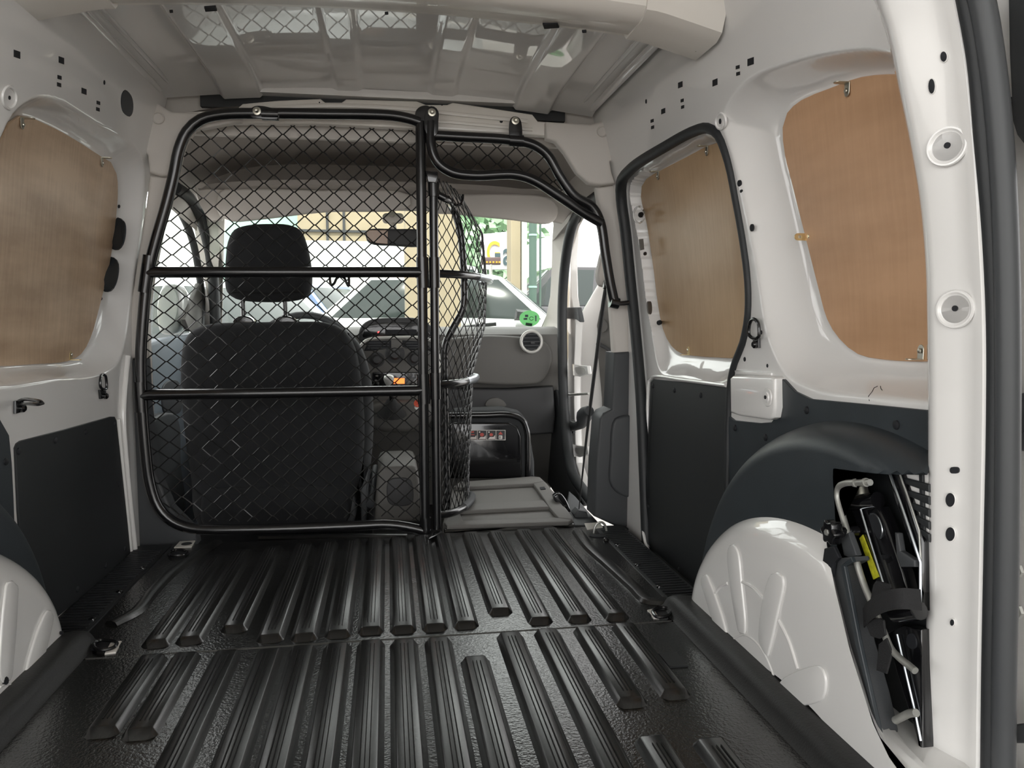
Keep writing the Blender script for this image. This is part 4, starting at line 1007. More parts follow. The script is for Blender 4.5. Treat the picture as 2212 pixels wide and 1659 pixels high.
# ================================================================== CAB
# headliner with overhead shelf
def hl(x, y):
    e = abs(x) / 0.66
    return 1.205 - 0.02 * (y - 2.25) - 0.09 * e ** 5
xs = np.linspace(-0.66, 0.66, 40); ys = np.linspace(2.24, 2.98, 14)
V = [(x, y, hl(x, y)) for x in xs for y in ys]
put('ceiling_cab', V, grid_faces(40, 14), 'liner', kind='structure', label='grey fabric headliner over the cab')
put('ceiling_cab_skin', *box_vf((0, 2.65, 1.245), (1.5, 0.85, 0.02)), 'white', kind='structure')
shelf = put('overhead_shelf', *sweep_x(np.linspace(-0.62, 0.62, 24), lambda x: [(2.70 + 0.06 * (x / .62) ** 2, 1.072 - .02 * (x / .62) ** 4), (2.705 + 0.06 * (x / .62) ** 2, 1.09 - .02 * (x / .62) ** 4), (2.96, 1.095), (2.96, 1.06), (2.74, 1.055)]), 'liner', None, label='grey overhead storage shelf above the sun visors', cat='shelf')
rslab('shelf_back', [(-0.64, 2.97, 1.03), (0.64, 2.97, 1.03), (0.64, 2.97, 1.2), (-0.64, 2.97, 1.2)], (0, 0.02, 0), 'liner', shelf, bev=0.002)
for s in (-1, 1): # side cant rail of the cab
    V = []
    for y in np.linspace(2.24, 2.99, 12):
        for x, z in ((0.60, 1.16), (0.645, 1.12), (0.672, 1.06), (0.685, 0.99 - 0.10 * max(0, (y - 2.5)))):
            V.append((s * x, y, z))
    put('trim_13' if s < 0 else 'trim_14', V, grid_faces(12, 4), 'beige', kind='structure', label='beige cab roof side trim on the ' + ('driver' if s < 0 else 'passenger') + ' side')
# sun visors
def visor(name, px, label, y):
    t = rslab(name, pp(sc(px, 50), y), (0, 0.022, 0), 'beige', None, bev=0.009, label=label, cat='sun visor', group='sun visors')
    return t
visor('sun_visor', [(474, 412), (520, 407), (700, 410), (860, 412), (885, 420), (888, 440), (870, 452), (700, 458), (560, 474), (500, 478), (475, 468), (466, 440)], 'wide beige sun visor above the driver seat', 2.72)
visor('sun_visor', [(930, 424), (1000, 419), (1170, 422), (1194, 430), (1206, 448), (1203, 470), (1188, 482), (1100, 474), (980, 462), (932, 456)], 'beige sun visor in front of the passenger seat', 2.70)
rslab('trim_15', pp([(418, 392), (470, 400), (1205, 408), (1240, 402), (1240, 450), (1216, 482), (1196, 478), (1186, 452), (484, 452), (478, 476), (452, 478), (430, 440)], 2.76), (0, 0.03, 0), 'beige', None, bev=0.005, kind='structure', label='beige windscreen header trim')
# windscreen
WP0, WN = np.array([0, 3.55, 0.57]), np.array([0, 0.49, 0.75])
def onS(u, v, off=0.0): return onP(u, v, WP0 - WN / np.linalg.norm(WN) * off, WN)
rslab('window_1', [(-0.70, 3.57, 0.557), (0.70, 3.57, 0.557), (0.64, 2.80, 1.06), (-0.64, 2.80, 1.06)], tuple(WN / np.linalg.norm(WN) * 0.005), 'glass', None, bev=0.001, steps=1, kind='structure', label='windscreen glass')
st = thing('windscreen_sticker', 'round green emissions sticker low on the windscreen', 'sticker', onS(1144, 712, 0.003))
rslab('disc', [onS(u, v, 0.003) for u, v in ell(1144, 688, 22, 17, 28)], tuple(WN * 0.001), 'green', st, bev=0.0002, steps=1)
tube('ring_mark', [onS(u, v, 0.005) for u, v in ell(1148, 688, 4.2, 3.8, 16)][1:], 0.0012, 'print', st, sides=6)
rslab('printed_block', [onS(u, v, 0.0045) for u, v in [(1136, 697), (1150, 699), (1149, 705), (1135, 703)]], tuple(WN * 0.001), 'print', st, bev=0.0002, steps=1)
for (a, b, c_, d) in ((1134, 680, 1141, 685), (1131, 687, 1139, 691), (1156, 682, 1159, 694)):
    rslab('printed_line', [onS(u, v, 0.0045) for u, v in [(a, b), (c_, b), (c_, d), (a, d)]], tuple(WN * 0.001), 'bluedoor', st, bev=0.0002, steps=1)
tube('wiper_blade', [onS(u, v, -0.03) for u, v in [(1000, 708), (1040, 703), (1072, 700)]], 0.009, 'seal', None, sides=8, label='black wiper blade resting at the foot of the windscreen', cat='wiper')
# rear view mirror
mir = thing('rear_view_mirror', 'dark rear view mirror hanging from the windscreen', 'mirror', onY(850, 530, 2.86))
rslab('mirror_shell', pp(sc([(790, 500), (796, 495), (850, 494), (912, 498), (918, 510), (914, 526), (902, 532), (850, 530), (802, 526), (792, 518)], 40), 2.86), (0, 0.035, 0), 'dashdark', mir, bev=0.008)
rslab('mirror_face', pp([(792, 502), (798, 497), (838, 497), (837, 527), (804, 524), (794, 516)], 2.857), (0, 0.004, 0), 'mirrorglass', mir, bev=0.001, steps=1)
tube('mirror_stem', [onY(850, 496, 2.88), onY(848, 478, 2.93), onY(846, 462, 2.90)], 0.012, 'beige', mir, sides=10, smooth=10)
rslab('mirror_mount', pp(rrect(826, 460, 872, 482, 8), 2.90), (0, 0.02, 0), 'beige', mir, bev=0.005)
# A pillars: beige trim + black door seals
def strip3(inner, outer, back, m, name, label):
    return rslab(name, inner + outer[::-1], back, m, None, bev=0.004, kind='structure', label=label)
strip3([onS(u, v, 0.01) for u, v in [(1196, 470), (1192, 520), (1191, 580), (1188, 640), (1180, 680), (1166, 712)]], [onX(u, v, 0.69) for u, v in [(1262, 440), (1236, 490), (1222, 560), (1216, 640), (1214, 700), (1214, 730)]], (0.02, 0.03, 0), 'beige', 'trim_16', 'beige windscreen pillar trim on the passenger side')
strip3([onS(u, v, 0.01) for u, v in [(486, 470), (484, 540), (483, 600), (482, 650), (480, 705)]], [onX(u, v, -0.69) for u, v in [(420, 440), (452, 520), (464, 600), (468, 660), (468, 710)]], (-0.02, 0.03, 0), 'beige', 'trim_17', 'beige windscreen pillar trim on the driver side')
tube('trim_18', [onX(u, v, 0.672) for u, v in [(1312, 408), (1285, 428), (1256, 452), (1235, 492), (1222, 560), (1215, 650), (1215, 760), (1217, 850), (1223, 950), (1234, 1015), (1262, 1062), (1300, 1108)]], 0.019, 'seal', None, sides=14, smooth=80, kind='structure', label='black rubber seal around the passenger door opening')
tube('trim_19', [onX(u, v, -0.672) for u, v in [(378, 405), (410, 430), (440, 490), (456, 560), (463, 640), (466, 720)]], 0.021, 'seal', None, sides=12, smooth=50, kind='structure', label='black rubber seal around the driver door opening')
tube('trim_20', [onX(u, v, -0.74) for u, v in [(366, 432), (392, 462), (416, 520), (430, 590), (436, 650), (434, 705)]], 0.014, 'seal', None, sides=12, smooth=50, kind='structure', label='black window frame of the driver door')
rslab('window_2', [onX(u, v, -0.76) for u, v in [(330, 722), (338, 560), (358, 440), (372, 430), (410, 490), (430, 570), (438, 660), (436, 716)]], (-0.004, 0, 0), 'glass', None, bev=0.001, steps=1, kind='structure', label='driver door window glass')
dd = rslab('door_2', [onX(u, v, -0.74) for u, v in [(300, 748), (360, 732), (470, 712), (480, 900), (480, 1140), (300, 1190)]], (-0.05, 0, 0), 'bluedoor', None, bev=0.01, kind='structure', label='blue grey driver door panel')
rslab('door_pocket', [onX(u, v, -0.70) for u, v in sc([(324, 930), (340, 900), (376, 892), (388, 910), (392, 1000), (398, 1110), (350, 1130), (330, 1040)], 40)], (-0.04, 0, 0), 'charcoal', dd, bev=0.01)
rslab('speaker_grille', [onX(u, v, -0.735) for u, v in sc([(352, 840), (362, 825), (384, 822), (392, 850), (390, 890), (360, 896)], 30)], (-0.01, 0, 0), 'charcoal', dd, bev=0.003)
rslab('mirror_corner', [onX(u, v, -0.735) for u, v in [(400, 690), (432, 612), (462, 640), (466, 715), (410, 716)]], (-0.02, 0, 0), 'dash', dd, bev=0.004)
wmir = thing('wing_mirror', 'exterior wing mirror seen through the driver window', 'wing mirror', (-0.98, 3.05, 0.5))
rslab('mirror_housing', [onY(u, v, 3.0) for u, v in sc([(338, 640), (352, 612), (374, 612), (390, 630), (388, 690), (372, 720), (344, 720), (336, 690)], 30)], (0, 0.12, 0), 'carwhite', wmir, bev=0.03)
rslab('mirror_glass', [onY(u, v, 2.998) for u, v in sc([(342, 650), (354, 622), (372, 624), (382, 642), (378, 690), (366, 708), (346, 706)], 30)], (0, 0.01, 0), 'wallwhite', wmir, bev=0.002)  # matt pale colour stands in for light reflected in the glass

rslab('trim_23', [onX(u, v, -0.695) for u, v in [(366, 392), (430, 392), (480, 405), (492, 470), (478, 540), (462, 540), (445, 480), (410, 425)]], (-0.03, 0, 0), 'beige', None, bev=0.004, kind='structure', label='beige roof corner trim above the driver door')
rslab('trim_24', [onX(u, v, 0.695) for u, v in [(1190, 440), (1240, 402), (1310, 396), (1290, 420), (1262, 440), (1236, 490), (1222, 540), (1196, 500)]], (0.03, 0, 0), 'beige', None, bev=0.004, kind='structure', label='beige roof corner trim above the passenger door')
# driver seat
seat = thing('driver_seat', 'black fabric driver seat seen from behind with headrest', 'seat', onY(590, 1140, 2.45))
rslab('backrest', pp(sc([(386, 775), (392, 738), (412, 712), (450, 700), (520, 697), (640, 695), (700, 697), (742, 714), (766, 756), (780, 840), (786, 930), (780, 1020), (764, 1080), (748, 1135), (600, 1140), (425, 1138), (408, 1040), (394, 940), (386, 850)], 70), 2.42), (0, 0.13, 0), 'fabric', seat, bev=0.035, steps=5, dome=0.012)
rslab('backrest_bolster', pp(sc([(740, 712), (772, 740), (796, 800), (806, 900), (800, 1010), (790, 1060), (776, 1060), (770, 900), (760, 800)], 40), 2.50), (0, 0.10, 0), 'fabric2', seat, bev=0.02)
rslab('lower_cover', pp(sc([(436, 1070), (450, 1058), (590, 1052), (735, 1056), (748, 1072), (744, 1138), (600, 1142), (440, 1140)], 40), 2.405), (0, 0.06, 0), 'fabric', seat, bev=0.012)
rslab('headrest', pp(sc([(483, 560), (488, 520), (502, 494), (530, 484), (575, 481), (620, 483), (645, 494), (658, 522), (668, 570), (670, 610), (664, 636), (645, 646), (575, 652), (505, 645), (486, 630), (481, 600)], 60), 2.44), (0, 0.10, 0), 'fabric', seat, bev=0.032, steps=5, dome=0.010)
tube('headrest_seam', pp([(494, 634), (510, 631), (575, 633), (640, 631), (656, 632)], 2.436), 0.002, 'groove', seat, sides=6, smooth=20)
for u in (524, 615):
    tube('headrest_post', pp([(u, 640), (u + 2, 690)], 2.49), 0.0075, 'gloss', seat, sides=12)
    rslab('post_collar', pp(sc([(u - 22, 694), (u - 10, 684), (u + 12, 684), (u + 24, 694), (u + 20, 700), (u - 18, 700)], 20), 2.46), (0, 0.05, 0), 'gloss', seat, bev=0.004)
rslab('recliner_cover', pp([(743, 1135), (752, 1060), (758, 1050), (768, 1080), (770, 1110), (762, 1138)], 2.44), (0, 0.08, 0), 'charcoal', seat, bev=0.008)
rslab('seat_base', [(-0.60, 2.50, -0.02), (-0.06, 2.50, -0.02), (-0.06, 2.98, 0.0), (-0.60, 2.98, 0.0)], (0, 0, -0.14), 'fabric', seat, bev=0.03)
rslab('cushion', [(-0.60, 2.55, 0.16), (-0.08, 2.55, 0.16), (-0.08, 3.0, 0.2), (-0.60, 3.0, 0.2)], (0, 0, -0.16), 'fabric', seat, bev=0.05)
# steering wheel
sw = thing('steering_wheel', 'dark steering wheel rim showing above the driver seat', 'steering wheel', (-0.30, 2.92, 0.33))
ax = np.array([0, -0.88, 0.47]); ax /= np.linalg.norm(ax); e1 = np.array([1.0, 0, 0]); e2 = np.cross(ax, e1)
cw = onY(652, 679, 2.90) - np.array([0, 0, 0.165])
tube('rim', [cw + 0.185 * (e1 * math.cos(t) + e2 * math.sin(t)) for t in np.linspace(0, 2 * math.pi, 40, endpoint=False)], 0.014, 'charcoal', sw, sides=12, closed=True)
lathe('hub', [(0.06, -0.02), (0.065, 0.0), (0.05, 0.02), (0.01, 0.03)], cw, ax, 'charcoal', sw)
for t in (0.1, math.pi - 0.1, math.pi * 1.5): tube('spoke', [cw, cw + 0.18 * (e1 * math.cos(t) + e2 * math.sin(t))], 0.014, 'charcoal', sw, sides=8)
# dashboard
dash = thing('dashboard', 'grey moulded dashboard across the front of the cab', 'dashboard', (0, 3.25, -0.18))
put('dash_body', *sweep_x(np.linspace(-0.69, 0.69, 30), lambda x: [(3.57, 0.565), (3.35, 0.585), (3.17, 0.590), (3.08, 0.580), (3.04, 0.560), (3.03, 0.50), (3.05, 0.40), (3.10, 0.33), (3.14, 0.16), (3.25, -0.17), (3.58, -0.17)]), 'dash', dash, angle=50)
rslab('glovebox_lid', pp(sc([(950, 740), (1000, 728), (1100, 726), (1180, 740), (1194, 765), (1188, 800), (1168, 826), (1120, 832), (1010, 826), (960, 812), (945, 780)], 60), 3.005), (0, 0.05, 0), 'dash', dash, bev=0.012)
rslab('lower_panel', pp([(940, 838), (1100, 840), (1196, 834), (1200, 900), (1196, 936), (1150, 940), (940, 936)], 3.03), (0, 0.05, 0), 'dashdark', dash, bev=0.01)
rslab('glovebox_handle', pp(sc([(1048, 876), (1054, 864), (1072, 859), (1088, 866), (1094, 877), (1070, 879)], 24), 3.024), (0, 0.01, 0), 'dash', dash, bev=0.003)
def vent_round(u, v, y, r, parent):
    c = onY(u, v, y)
    V, F = tube_vf([c + np.array([r * math.cos(t), 0, r * math.sin(t)]) for t in np.linspace(0, 2 * math.pi, 36, endpoint=False)], 0.0065, 10, closed=True)
    o = put('air_vent', V, F, 'silver', parent)
    lathe('vent_bowl', [(r, 0), (r * .98, 0.004)], c + np.array([0, 0.006, 0]), (0, -1, 0), 'hole', o, sides=30)
    for k in range(-2, 3):
        z = k * r * 0.36; hw = math.sqrt(max(0.0, r * r * .92 - z * z))
        put('vent_slat', *box_vf(c + np.array([0, 0.0, z]), (2 * hw, 0.008, 0.0035)), 'charcoal', o)
    put('vent_tab', *box_vf(c + np.array([0.004, -0.006, -0.004]), (0.016, 0.006, 0.008)), 'dashdark', o)
vent_round(1148, 738, 2.985, 0.041, dash)
# instrument pod
pod = rslab('instrument_hood', pp(sc([(776, 736), (778, 708), (796, 692), (850, 686), (912, 690), (932, 706), (938, 736), (900, 732), (850, 730), (810, 732)], 50), 2.98), (0, 0.12, 0), 'dashdark', dash, bev=0.008)
rslab('instrument_screen', pp(sc([(784, 728), (788, 708), (806, 700), (860, 696), (912, 702), (926, 714), (928, 730), (860, 724)], 40), 2.976), (0, 0.01, 0), 'gloss', pod, bev=0.003)
rslab('instrument_window', pp([(832, 712), (900, 712), (902, 723), (832, 722)], 2.973), (0, 0.004, 0), 'hole', pod, bev=0.001)
lathe('warning_lamp', [(0.004, 0), (0.003, 0.002)], onY(818, 718, 2.972), (0, -1, 0), 'redlamp', pod, sides=10)
# centre console
con = rslab('centre_fascia', pp(sc([(774, 800), (776, 752), (792, 734), (850, 729), (926, 733), (944, 750), (949, 800), (942, 846), (924, 888), (860, 896), (806, 890), (784, 856)], 60), 2.95), (0, 0.10, 0), 'dash', dash, bev=0.010)
tube('silver_surround', pp([(775, 812), (774, 760), (790, 736), (850, 729), (926, 733), (944, 750), (949, 800), (944, 842), (932, 864)], 2.948), 0.0055, 'silver', con, sides=8, smooth=50)
for a, b in ((786, 846), (868, 934)):
    o = rslab('air_vent', pp([(a + 10, 737), (b, 735), (b, 751), (a + (18 if a < 800 else 0), 758), (a, 758)] if a < 800 else [(a, 735), (b - 14, 738), (b, 758), (a + 20, 756), (a, 748)], 2.944), (0, 0.01, 0), 'hole', con, bev=0.002)
    for k in range(3): tube('vent_slat', pp([(a + 8, 741 + k * 5.5), (b - 6, 741 + k * 5.5)], 2.942), 0.0022, 'charcoal', o, sides=6)
def emblem(u, v, y, parent):
    rslab('hazard_button', pp(rrect(u - 12, v - 10, u + 12, v + 8, 2), y), (0, 0.006, 0), 'dash', parent, bev=0.0015)
emblem(857, 744, 2.943, con)
for u, v, r in ((814, 777, 0.026), (853, 764, 0.033), (895, 774, 0.026)):
    k = lathe('control_knob', [(r, 0), (r, 0.004), (r * .72, 0.006), (r * .55, 0.024), (r * .45, 0.027)], onY(u, v, 2.95), (0, -1, 0), 'dashdark', con, sides=22)
    lathe('knob_dial', [(r * 1.12, 0), (r * 1.12, 0.003)], onY(u, v, 2.951), (0, -1, 0), 'charcoal', k, sides=22)
rad = rslab('radio', pp(rrect(804, 804, 918, 834, 4), 2.94), (0, 0.02, 0), 'gloss', con, bev=0.003)
rslab('radio_display', pp([(846, 817), (874, 817), (874, 829), (846, 829)], 2.937), (0, 0.004, 0), 'orange', rad, bev=0.0005, steps=1)
for u, v in ((814, 812), (812, 822), (816, 828), (884, 812), (890, 820), (898, 810), (892, 828), (904, 824)):
    rslab('radio_button', pp(rrect(u - 3, v - 2, u + 3, v + 2, 1, 1), 2.937), (0, 0.004, 0), 'dash', rad, bev=0.0005, steps=1)
low = rslab('lower_console', pp(sc([(792, 880), (930, 876), (932, 910), (910, 930), (860, 936), (808, 928), (794, 908)], 40), 2.88), (0, 0.14, 0), 'dash', dash, bev=0.02)
lathe('lighter_ring', [(0.014, 0), (0.014, 0.006), (0.009, 0.006), (0.008, 0.002)], onY(902, 872, 2.865), (0, -1, 0.3), 'redplastic', low, sides=18)
lathe('lighter_plug', [(0.010, 0), (0.010, 0.008), (0.006, 0.009)], onY(901, 880, 2.868), (0, -1, 0.3), 'silver', low, sides=18)
gear = thing('gear_lever', 'silver topped gear lever in front of the radio', 'gear lever', onY(840, 900, 2.78))
lathe('gear_knob', [(0.006, -0.03), (0.015, -0.012), (0.019, 0.002), (0.017, 0.012), (0.008, 0.018)], onY(840, 820, 2.76), (0, -0.5, 0.85), 'silver', gear, sides=20)
tube('gear_stick', [onY(840, 826, 2.765), onY(846, 870, 2.80)], 0.006, 'gloss', gear, sides=10)
V, F = lathe_vf([(0.055, 0), (0.045, 0.015), (0.022, 0.05), (0.010, 0.065)], onY(846, 896, 2.82), (0, -0.25, 1), 14)
put('gear_gaiter', V, F, 'webbing', gear)
tun = thing('centre_tunnel_tray', 'grey plastic tray between the front seats', 'tray', onY(860, 1125, 2.42))
rslab('tray_body', pp([(808, 1128), (812, 1060), (815, 1022), (820, 1012), (828, 1008), (890, 1006), (898, 1009), (903, 1018), (908, 1060), (912, 1128)], 2.42), (0, 0.30, 0), 'dash', tun, bev=0.012)
rslab('cup_well', pp(sc([(838, 1040), (846, 1034), (882, 1034), (890, 1042), (892, 1084), (882, 1092), (848, 1092), (838, 1084)], 30), 2.415), (0, 0.01, 0), 'dashdark', tun, bev=0.004)
tube('brake_lever', [onY(800, 1090, 2.42), onY(806, 1040, 2.55), onY(812, 1010, 2.62)], 0.013, 'charcoal', tun, sides=10)
rslab('belt_stalk', pp([(778, 1060), (796, 1010), (800, 1018), (796, 1080), (790, 1130), (780, 1130)], 2.45), (0, 0.03, 0), 'charcoal', tun, bev=0.006)

# folded passenger seat
TP0, TN = np.array([0, 2.245, 0.012]), np.array([0, -0.075, 0.375]); TN = TN / np.linalg.norm(TN)
def onT(px, off=0.0): return [onP(u, v, TP0 + TN * off, TN) for u, v in px]
pas = thing('passenger_seat', 'folded flat passenger seat with grey plastic back shell', 'seat', onZ(1100, 1128, -0.1))
rslab('back_shell', onT([(962, 1140), (956, 1126), (978, 1050), (992, 1040), (1150, 1027), (1168, 1029), (1182, 1042), (1238, 1114), (1240, 1124), (1230, 1130)]), tuple(-TN * 0.07), 'seatplate', pas, bev=0.010)
def tband(px): rslab('shell_rim', onT(px, 0.012), tuple(-TN * 0.014), 'seatplate', pas, bev=0.0035)
tband([(980, 1050), (994, 1040), (1150, 1029), (1166, 1031), (1173, 1038), (1150, 1044), (985, 1053)])
tband([(1152, 1044), (1174, 1039), (1198, 1070), (1234, 1114), (1236, 1122), (1206, 1118), (1184, 1092), (1176, 1078)])
tband([(978, 1090), (1174, 1080), (1186, 1094), (992, 1104), (974, 1106)])
tband([(960, 1128), (974, 1106), (992, 1104), (1000, 1124), (1200, 1117), (1236, 1122), (1228, 1127), (966, 1136)])
rslab('tether_slot', onT([(1166, 1052), (1176, 1051), (1179, 1056), (1168, 1057)], 0.014), tuple(-TN * 0.004), 'hole', pas, bev=0.0004, steps=1)
cus = rslab('tipped_cushion', pp([(972, 1034), (974, 902), (984, 888), (1090, 884), (1126, 892), (1142, 912), (1148, 950), (1156, 1000), (1156, 1032)], 2.70), (0, 0.12, 0), 'fabric2', pas, bev=0.02)
tube('cushion_frame', pp([(966, 898), (1040, 897), (1104, 897), (1128, 907), (1138, 930), (1140, 970), (1140, 1030)], 2.685), 0.011, 'gloss', cus, sides=12, smooth=50)
rslab('cushion_pan', pp([(970, 1034), (972, 918), (980, 913), (1100, 913), (1118, 922), (1126, 942), (1128, 1034)], 2.685), (0, 0.03, 0), 'gloss', cus, bev=0.006)
lab = rslab('warning_label', pp([(1011, 929), (1092, 929), (1092, 951), (1011, 951)], 2.681), (0, 0.003, 0), 'printw', cus, bev=0.0003, steps=1)
for i in range(4):
    u0 = 1012 + i * 20.1
    rslab('label_cell', pp([(u0, 930.2), (u0 + 18.6, 930.2), (u0 + 18.6, 949.8), (u0, 949.8)], 2.6795), (0, 0.002, 0), 'dashdark', lab, bev=0.0002, steps=1)
    if i < 3:
        rslab('label_mark', pp([(u0 + 2, 948.5), (u0 + 6, 944), (u0 + 14, 944), (u0 + 17, 940), (u0 + 17.5, 948.5)], 2.6785), (0, 0.001, 0), 'printw', lab, bev=0.0001, steps=1)
        rslab('label_mark', pp([(u0 + 2, 931.5), (u0 + 12, 931.5), (u0 + 12, 935), (u0 + 2, 935)] if i == 0 else ell(u0 + 9, 939, 5.0 - i * .6, 4.6 - i * .6, 12), 2.6785), (0, 0.001, 0), 'printr', lab, bev=0.0001, steps=1)
        if i > 0: rslab('label_mark', pp(ell(u0 + 4, 933.5, 1.6, 1.8, 8), 2.6780), (0, 0.001, 0), 'printw', lab, bev=0.0001, steps=1)
        else: rslab('label_mark', pp([(u0 + 4, 938), (u0 + 13, 938), (u0 + 13, 940), (u0 + 4, 940)], 2.6780), (0, 0.001, 0), 'printr', lab, bev=0.0001, steps=1)
    else:
        rslab('label_mark', pp([(u0 + 9, 932), (u0 + 14, 938.5), (u0 + 4, 938.5)], 2.6785), (0, 0.001, 0), 'printr', lab, bev=0.0001, steps=1)
        rslab('label_mark', pp(rrect(u0 + 5, 940.5, u0 + 13, 948.5, 1.5, 2), 2.6785), (0, 0.001, 0), 'printw', lab, bev=0.0001, steps=1)
        rslab('label_mark', pp([(u0 + 7, 942.5), (u0 + 8.4, 942.5), (u0 + 8.4, 947), (u0 + 7, 947)], 2.6775), (0, 0.001, 0), 'print', lab, bev=0.0001, steps=1)
# kick panel and sill beside the passenger footwell
rslab('trim_21', [onX(u, v, 0.675) for u, v in [(1146, 850), (1200, 842), (1212, 900), (1218, 980), (1226, 1020), (1244, 1060), (1262, 1090), (1220, 1100), (1180, 1040), (1150, 1000)]], (0.04, 0, 0), 'charcoal', None, bev=0.006, kind='structure', label='charcoal kick panel beside the passenger footwell')
rslab('trim_22', onT([(1228, 1060), (1244, 1072), (1272, 1104), (1300, 1134), (1240, 1134), (1222, 1100)], -0.02), (0, 0, -0.1), 'charcoal', None, bev=0.006, kind='structure', label='charcoal door sill cover')
# passenger seat belt
belt = thing('seat_belt', 'black seat belt running down the passenger pillar to the floor', 'seat belt', onY(1250, 1108, 2.32))
def flatband(px, y, w, parent, nm):
    P = [onY(u, v, yy) for (u, v), yy in zip(px, y)]
    V, F = tube_vf(P, w, 8, smooth=30, flat=0.45)
    put(nm, V, F, 'webbing', parent)
flatband([(1311, 612), (1304, 650), (1290, 760), (1276, 870), (1262, 990), (1250, 1106)], [2.31, 2.31, 2.33, 2.34, 2.34, 2.32], [0.013, 0.013, 0.012, 0.011, 0.007, 0.003], belt, 'webbing_run')
flatband([(1313, 620), (1320, 690), (1332, 766)], [2.29, 2.28, 2.26], 0.009, belt, 'webbing_run')
rslab('upper_anchor', pp([(1306, 606), (1314, 600), (1320, 616), (1312, 628), (1304, 622)], 2.28), (0, 0.015, 0), 'gloss', belt, bev=0.003)
rslab('anchor_cover', pp(sc([(1302, 545), (1310, 532), (1318, 560), (1318, 616), (1300, 618), (1292, 600), (1296, 568)], 30), 2.30), (0, 0.04, 0), 'beige', belt, bev=0.008)
rslab('tongue_stop', pp(sc([(1264, 892), (1268, 878), (1280, 880), (1284, 890), (1276, 900)], 20), 2.335), (0, 0.015, 0), 'charcoal', belt, bev=0.003)
rslab('floor_anchor', pp([(1240, 1112), (1250, 1102), (1268, 1106), (1274, 1124), (1242, 1126)], 2.30), (0, 0.05, 0), 'charcoal', belt, bev=0.005)
bag = rslab('black_pouch', pp(sc([(1196, 1072), (1210, 1066), (1222, 1078), (1236, 1112), (1238, 1126), (1226, 1128), (1214, 1106)], 24), 2.34), (0, 0.03, 0), 'gloss', None, bev=0.006, label='shiny black seat hinge cover beside the folded passenger seat', cat='hinge cover')

# open passenger door
DP0 = np.array([0.80, 3.15, 0]); DN = np.array([0.78, 0.62, 0])
def onD(px, off=0.0): return [onP(u, v, DP0 - DN * off, DN) for u, v in px]
dr = thing('door_3', None, None, (1.0, 2.95, -0.2), kind='structure')
rslab('door_frame', onD([(1306, 556), (1292, 606), (1272, 640), (1254, 672), (1244, 706), (1238, 780), (1240, 900), (1244, 1000), (1262, 1060), (1300, 1100), (1400, 1110), (1400, 556)]), tuple(DN * 0.06), 'white', dr, bev=0.02)
rslab('door_card', onD([(1330, 616), (1308, 640), (1294, 670), (1288, 700), (1290, 770), (1298, 860), (1300, 940), (1400, 940), (1400, 616)], 0.012), tuple(DN * 0.02), 'dash', dr, bev=0.01)
tube('card_edge', onD([(1290, 742), (1310, 752), (1330, 768), (1350, 790)], 0.016), 0.008, 'dashdark', dr, sides=8, smooth=16)
lathe('speaker_ring', [(0.026, 0), (0.026, 0.004), (0.022, 0.004)], onD([(1302, 704)], 0.014)[0], -DN, 'dash', dr)
tube('window_channel', onD([(1241, 470), (1235, 520), (1233, 580), (1238, 650), (1243, 690)], 0.0), 0.012, 'seal', dr, sides=10, smooth=20)
rslab('outer_pillar', [onX(u, v, 0.745) for u, v in [(1216, 640), (1226, 540), (1236, 500), (1232, 560), (1234, 640), (1244, 700), (1240, 780), (1240, 880), (1244, 1000), (1262, 1056), (1310, 1110), (1290, 1108), (1250, 1050), (1228, 1000), (1218, 900)]], (0.03, 0, 0), 'white', dr, bev=0.004)
rslab('seal_corner', [onX(u, v, 0.735) for u, v in [(1216, 664), (1246, 664), (1250, 684), (1252, 696), (1244, 690), (1216, 688)]], (0.02, 0, 0), 'charcoal', dr, bev=0.003)
for v0 in (800, 974):
    h = rslab('hinge', [onX(u, v, 0.738) for u, v in [(1236, v0 - 14), (1252, v0 - 11), (1268, v0 - 10), (1270, v0 + 8), (1252, v0 + 14), (1238, v0 + 12)]], (0.015, 0, 0), 'white', dr, bev=0.003)
    rslab('hinge_gap', [onX(u, v, 0.7375) for u, v in sc([(1242, v0 - 6), (1262, v0 - 6), (1264, v0 + 5), (1246, v0 + 7)], 16)], (0.003, 0, 0), 'silver', h, bev=0.0005, steps=1)
tube('cable_boot', [onX(u, v, 0.72) for u, v in [(1230, 920), (1246, 920), (1258, 912), (1262, 898), (1272, 886)]], [0.024, 0.017, 0.022, 0.03, 0.016], 'charcoal', dr, sides=12, smooth=24)
rslab('boot_plate', [onX(u, v, 0.722) for u, v in [(1227, 906), (1238, 908), (1238, 936), (1227, 938)]], (0.01, 0, 0), 'charcoal', dr, bev=0.002)
tube('check_strap', [onX(u, v, 0.725) for u, v in [(1221, 850), (1232, 853), (1272, 850)]], 0.005, 'dullsteel', dr, sides=8)

